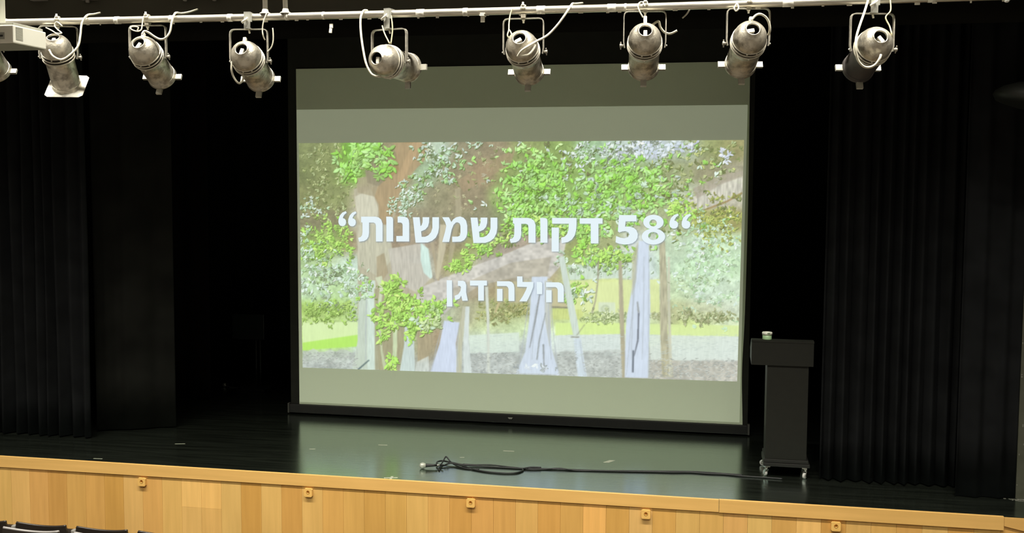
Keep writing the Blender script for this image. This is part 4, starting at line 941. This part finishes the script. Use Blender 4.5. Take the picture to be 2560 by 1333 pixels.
for key, (lx, lz), yaw, tilt, ctype, label in LIGHTS:
    rz = math.radians(yaw); rx = -math.radians(tilt)
    r = thing('stage_light', label, 'stage light', (lx, PY_, lz), rz, 'can lights on the pipe')
    body = link('can_body', me_body_dark if key == 'I' else me_body, r, None, (rx, 0, 0))
    link('lens', me_lens, body)
    cap = link('rear_cap', me_cap, r, None, (rx, 0, 0))
    link('socket_well', me_plate, cap); link('lamp_base', me_base, cap, None, (0, {'F': 1.0, 'I': -0.6, 'H': 1.4, 'D': 0.2, 'C': 0.4}.get(key, 0), 0))
    for an in (-100, -66):
        a = math.radians(an)
        link('bolt', me_bolt, cap, (0.0925*math.cos(a), 0.120-PV, 0.0925*math.sin(a)), (0, a-PI/2+PI, 0) if False else (RY(-a) @ RZ(-PI/2)).to_euler())
    link('vent_band', me_band, r, None, (rx, 0, 0))
    for me in me_ring: link('ring', me, r, None, (rx, 0, 0))
    link('bolt', me_bolt, body, (0.0, 0.160-PV, -0.0985), (-PI/2, 0, 0))
    for an in ((0, 180, -90) if key != 'B' else (90,)):
        link('gel_clip', me_clip, r, None, (RX(rx) @ RY(math.radians(-an))).to_euler())
    link('yoke', me_yoke, r)
    for s in (1, -1):
        if s == {'G': -1, 'H': -1}.get(key, 1):
            link('pivot_knob', me_knob, r, (s*0.123, 0, 0), (0.5 if s > 0 else 0, 0, 0 if s > 0 else PI))
        else:
            link('pivot_bolt', me_bolt, r, (s*0.124, 0, 0), (0, 0, -s*PI/2))
    if key == 'B':
        link('colour_frame', me_frame, r, None, (rx, 0, 0))
    # clamp to the pipe
    zt = pipe_z(lx)-lz; z0 = 0.1985
    if ctype == 'block':
        c_ = MB().box((-0.014, -0.016, z0), (0.014, 0.016, zt-0.020), bev=0.003)
        arc = [(0, 0.028*math.sin(q), zt-0.028*math.cos(q)) for q in [0.2+4.4*k/14 for k in range(15)]]
        for xx in (-0.010, 0.0, 0.010): c_.tube([(xx, p[1]-0.001, p[2]) for p in arc], 0.0055, 8)
        o = c_.build('clamp', M_canring, r)
        MB().tube([(0, -0.024, zt+0.018), (0, -0.024, zt+0.045)], 0.006, 8).tube([(0, -0.024, zt+0.024), (0, -0.024, zt+0.032)], 0.011, 6).build('clamp_bolt', M_tape, o)
        MB().tube([(0, 0, z0-0.004), (0, 0, z0-0.028)], 0.006, 8).tube([(0, 0, z0-0.006), (0, 0, z0-0.015)], 0.010, 6).build('yoke_bolt', M_tape, o)
    else:
        c_ = MB().box((-0.020, -0.032, z0), (0.020, -0.027, zt+0.028)).box((-0.020, -0.032, zt+0.024), (0.020, 0.034, zt+0.030)).box((-0.020, 0.029, zt-0.006), (0.020, 0.034, zt+0.028))
        c_.box((-0.020, -0.030, z0), (0.020, 0.014, z0+0.005)).box((0.020, -0.030, zt-0.032), (0.030, -0.022, zt+0.026))
        o = c_.build('clamp', M_clamp, r)
        MB().tube([(0.0, -0.030, zt-0.020), (-0.005, -0.044, zt-0.022)], 0.006, 8).tube([(0.010, -0.044, zt-0.008), (-0.028, -0.046, zt-0.040)], [0.006, 0.008], 8).build('wing_bolt', M_tape, o)
        MB().tube([(0, 0, z0-0.004), (0.006, 0, z0-0.026)], 0.006, 8).build('yoke_bolt', M_tape, o)
    # plug on top of the cap
    if key in 'CDGH':
        pz = 0.118 if key == 'G' else 0.098
        MB().box((-0.010, -0.126, 0.070), (0.010, -0.102, pz), bev=0.004).build('plug', M_cable, r, None, (rx, 0, 0))
    inv_r = (T(lx, PY_, lz) @ RZ(rz)).inverted()
    for ck_, pts in CAB.items():
        if ck_[0] != key: continue
        saf = 'safety' in ck_ or 'tail' in ck_
        P = [tuple(inv_r @ Vector(p)) for p in pts]
        MB().tube(spline(P, 6), 0.0042 if saf else 0.0068, 8).build('safety_wire' if saf else 'power_cable', M_steelwire if (saf and key in 'EIF') else M_cable, r)

# ------------------------------------------------------------------ projector and its pole
pj = thing('projector', 'white slim projector hung on a pole in front of the pipe', 'projector', (0.300, -4.80, 3.143))
x0 = -0.36
MB().box((x0, 0.0, 0.0), (0.0, 0.30, 0.101), bev=0.006).build('case', M_proj, pj)
MB().box((x0+0.01, 0.02, 0.101), (-0.012, 0.29, 0.118), bev=0.004).build('top_shell', M_projdark, pj)
MB().box((x0+0.01, 0.01, -0.004), (-0.01, 0.29, 0.001)).build('underside', mat('underside_painted_shade', (0.30, 0.31, 0.25), 0.6, var=0.05), pj)  # darker grey-green slab: shade of the lower side put into its colour
g = None
for i in range(13):
    z = 0.020+i*0.0058
    MB().box((-0.001, 0.022, z), (0.0012, 0.085, z+0.0026)).build('vent_slat', M_projdark, pj)
MB().box((-0.20, -0.0016, 0.022), (-0.055, 0.002, 0.060)).build('port_panel', mat('port_panel_grey', (0.35, 0.35, 0.3), 0.5, var=0.1), pj)
for i, (a, w) in enumerate([(-0.19, 0.026), (-0.155, 0.026), (-0.118, 0.024), (-0.086, 0.022)]):
    MB().box((a, -0.004, 0.030+0.006*(i % 2)), (a+w, -0.001, 0.046)).build('port', M_port, pj)
MB().lathe([(0, 0.036), (0.012, 0.036), (0.014, 0.030), (0.006, 0.026), (0.006, 0.001)], 24, T(-0.10, 0.299, 0.052)).build('lens', M_lens, pj)
MB().tube([(-0.160, 0.12, 0.116), (-0.160, 0.12, CEIL-3.143)], 0.022, 16).build('pole', mat('white_pole', (0.82, 0.82, 0.74), 0.45, var=0.03), pj)

# socket boxes on the header wall
for xa, xb, kn in ((-1.318, -1.182, False), (-0.872, -0.732, True), (-0.021, 0.118, True), (0.239, 0.359, True)):
    zb = 3.838-0.0145*(xa+1.318)
    r = thing('socket_box', 'plain grey socket box on the dark header wall' if not kn else ('grey socket box with plug on the header wall, above the framed stage light' if xa < -0.5 else 'grey socket box with plug on the header wall, beside another such box'), 'socket', ((xa+xb)/2, -2.30, zb), 0, 'socket boxes above the pipe')
    w = (xb-xa)/2
    MB().box((-w, -0.05, 0.0), (w, 0.0, 0.11), bev=0.004).build('box', M_socket, r)
    MB().box((-w*0.7, -0.055, 0.02), (w*0.7, -0.05, 0.09)).build('lid', M_socket, r)
    if kn: MB().lathe([(0, 0.016), (0.018, 0.016), (0.022, 0.010), (0.022, 0.001)], 14, T(-0.01, -0.028, 0.0) @ RX(-PI/2)).build('plug', M_socket, r)

# dark round lamp housing by the grey wall
dl = thing('dome_lamp', 'dark dome lamp housing hung high beside the grey wall edge', 'lamp', (6.40, -2.06, 2.965))
MB().lathe([(-0.045, 0.001), (-0.045, 0.20), (-0.030, 0.27), (0.0, 0.292), (0.03, 0.285), (0.07, 0.24), (0.11, 0.16), (0.135, 0.06), (0.137, 0.001)], 32, RY(0.22) @ RX(PI/2)).build('dome', M_dark, dl)
MB().tube([(0.02, 0, 0.11), (0.12, 0.12, 0.13), (0.16, 0.398, 0.13)], 0.016, 10).build('arm', M_dark, dl)
MB().box((-0.135, -0.276, -0.012), (-0.115, -0.262, 0.022)).build('screw_tab', mat('dull_steel', (0.25, 0.25, 0.23), 0.4, metal=0.3, var=0.1), dl)

# ------------------------------------------------------------------ audience seats
def seat_back_mesh(name, top_edge=False):
    b = MB(); vs = []; fs = []; nx, nz = 14, 8
    W_ = 0.43; H_ = 0.52
    for s in (0, 1):
        for j in range(nz+1):
            t = j/nz
            for i in range(nx+1):
                u = i/nx*2-1
                z = 0.33+H_*t-(0.030*(1-u*u))*t*t
                y = 0.055*(1-u*u)*0.8-0.10*t+ (0.016 if s else 0.0)
                ww = W_/2*(1.0 if t < 0.85 else 1.0-0.05*((t-0.85)/0.15)**2)
                vs.append((u*ww, y, z))
    N = (nx+1)*(nz+1)
    for j in range(nz):
        for i in range(nx):
            a = j*(nx+1)+i
            fs.append((a, a+1, a+nx+2, a+nx+1)); fs.append((N+a+nx+1, N+a+nx+2, N+a+1, N+a))
    rim = [j*(nx+1) for j in range(nz, 0, -1)]+[i for i in range(nx)]+[j*(nx+1)+nx for j in range(nz)]
    for p, q in zip(rim, rim[1:]+[nz*(nx+1)+nx]): fs.append((q, p, N+p, N+q))
    e = MB(); ev = []; ef = []
    for i in range(nx+1):
        a = nz*(nx+1)+i; ev.append(vs[a]); ev.append(vs[N+a])
    for i in range(nx): ef.append((2*i, 2*i+2, 2*i+3, 2*i+1))
    b.add(vs, fs, False)
    top = [((Vector(ev[2*i])+Vector(ev[2*i+1]))/2) for i in range(nx+1)]
    e.tube([tuple(p) for p in top], 0.0085, 8)
    return b.mesh('backrest'), e.mesh('top_edge')
mb1, me1 = seat_back_mesh('a')
mb1.materials.append(M_seat)
me1d = me1.copy(); me1d.materials.append(M_seat); me1p = me1; me1p.materials.append(M_seatedge)
me_pan = MB().box((-0.21, 0.10, 0.34), (0.21, 0.16, 0.74), RX(-0.08), bev=0.02).mesh('seat_pan'); me_pan.materials.append(M_seat)
me_leg = MB().box((-0.02, -0.05, 0.0), (0.02, 0.18, 0.03)).box((-0.015, 0.0, 0.03), (0.015, 0.10, 0.56)).mesh('leg'); me_leg.materials.append(M_seatarm)
me_arm = MB().box((-0.022, -0.09, 0.56), (0.022, 0.22, 0.60), bev=0.012).mesh('armrest'); me_arm.materials.append(M_seatarm)
me_br = MB().box((-0.016, -0.075, 0.60), (0.016, -0.03, 0.815), RX(0.0), bev=0.006).mesh('back_bracket'); me_br.materials.append(M_seatarm)
def auditorium_seat(x, y, z, pale, label, grp, first=False):
    r = thing('auditorium_seat', label, 'seat', (x, y, z), 0, grp)
    o = link('backrest', mb1, r); link('top_edge', me1p if pale else me1d, o)
    link('seat_pan', me_pan, r)
    link('leg', me_leg, r, (0.2485, 0, 0))
    if first: link('leg', me_leg, r, (-0.2485, 0, 0)); link('armrest', me_arm, r, (-0.2485, 0, 0))
    link('armrest', me_arm, r, (0.2485, 0, 0)); link('back_bracket', me_br, r, (0.2485, 0, 0))
    return r
for k in range(4):
    auditorium_seat(-0.681-0.497+k*0.497, -3.2, ZH, False, 'dark brown seat back in the row along the stage front', 'front row seats', k == 0)
for k in range(2):
    auditorium_seat(-0.19+k*0.52, -4.0, ZH+0.25, True, 'dark seat back with a pale top edge on the raised row', 'raised row seats', k == 0)

# ------------------------------------------------------------------ hall lamps and added rear fill lights
for i, (x, y, watts) in enumerate(NEAR_SPOTS+REAR_FILL):
    r = thing('ceiling_light', 'round recessed white downlight over the front seats' if y > -6 else 'added unseen fill downlight over the rear seats', 'ceiling light', (x, y, CEIL), 0, 'downlights over the front seats' if y > -6 else 'added fill lights over the rear seats')
    MB().lathe([(-0.005, 0.125), (0.010, 0.155), (0.016, 0.15), (0.014, 0.120), (-0.005, 0.118)], 28, RX(-PI/2), closed=True).build('ring', M_frame, r)
    MB().lathe([(0.004, 0.118), (0.006, 0.06), (0.006, 0.001)], 28, RX(-PI/2)).build('diffuser', M_near, r)
    ld = bpy.data.lights.new('downlight', 'SPOT'); ld.energy = watts; ld.color = LAMP_COL
    ld.spot_size = math.radians(101 if y > -6 else 114); ld.spot_blend = 0.75; ld.shadow_soft_size = 0.11
    link('downlight', ld, r, (0, 0, -0.03))
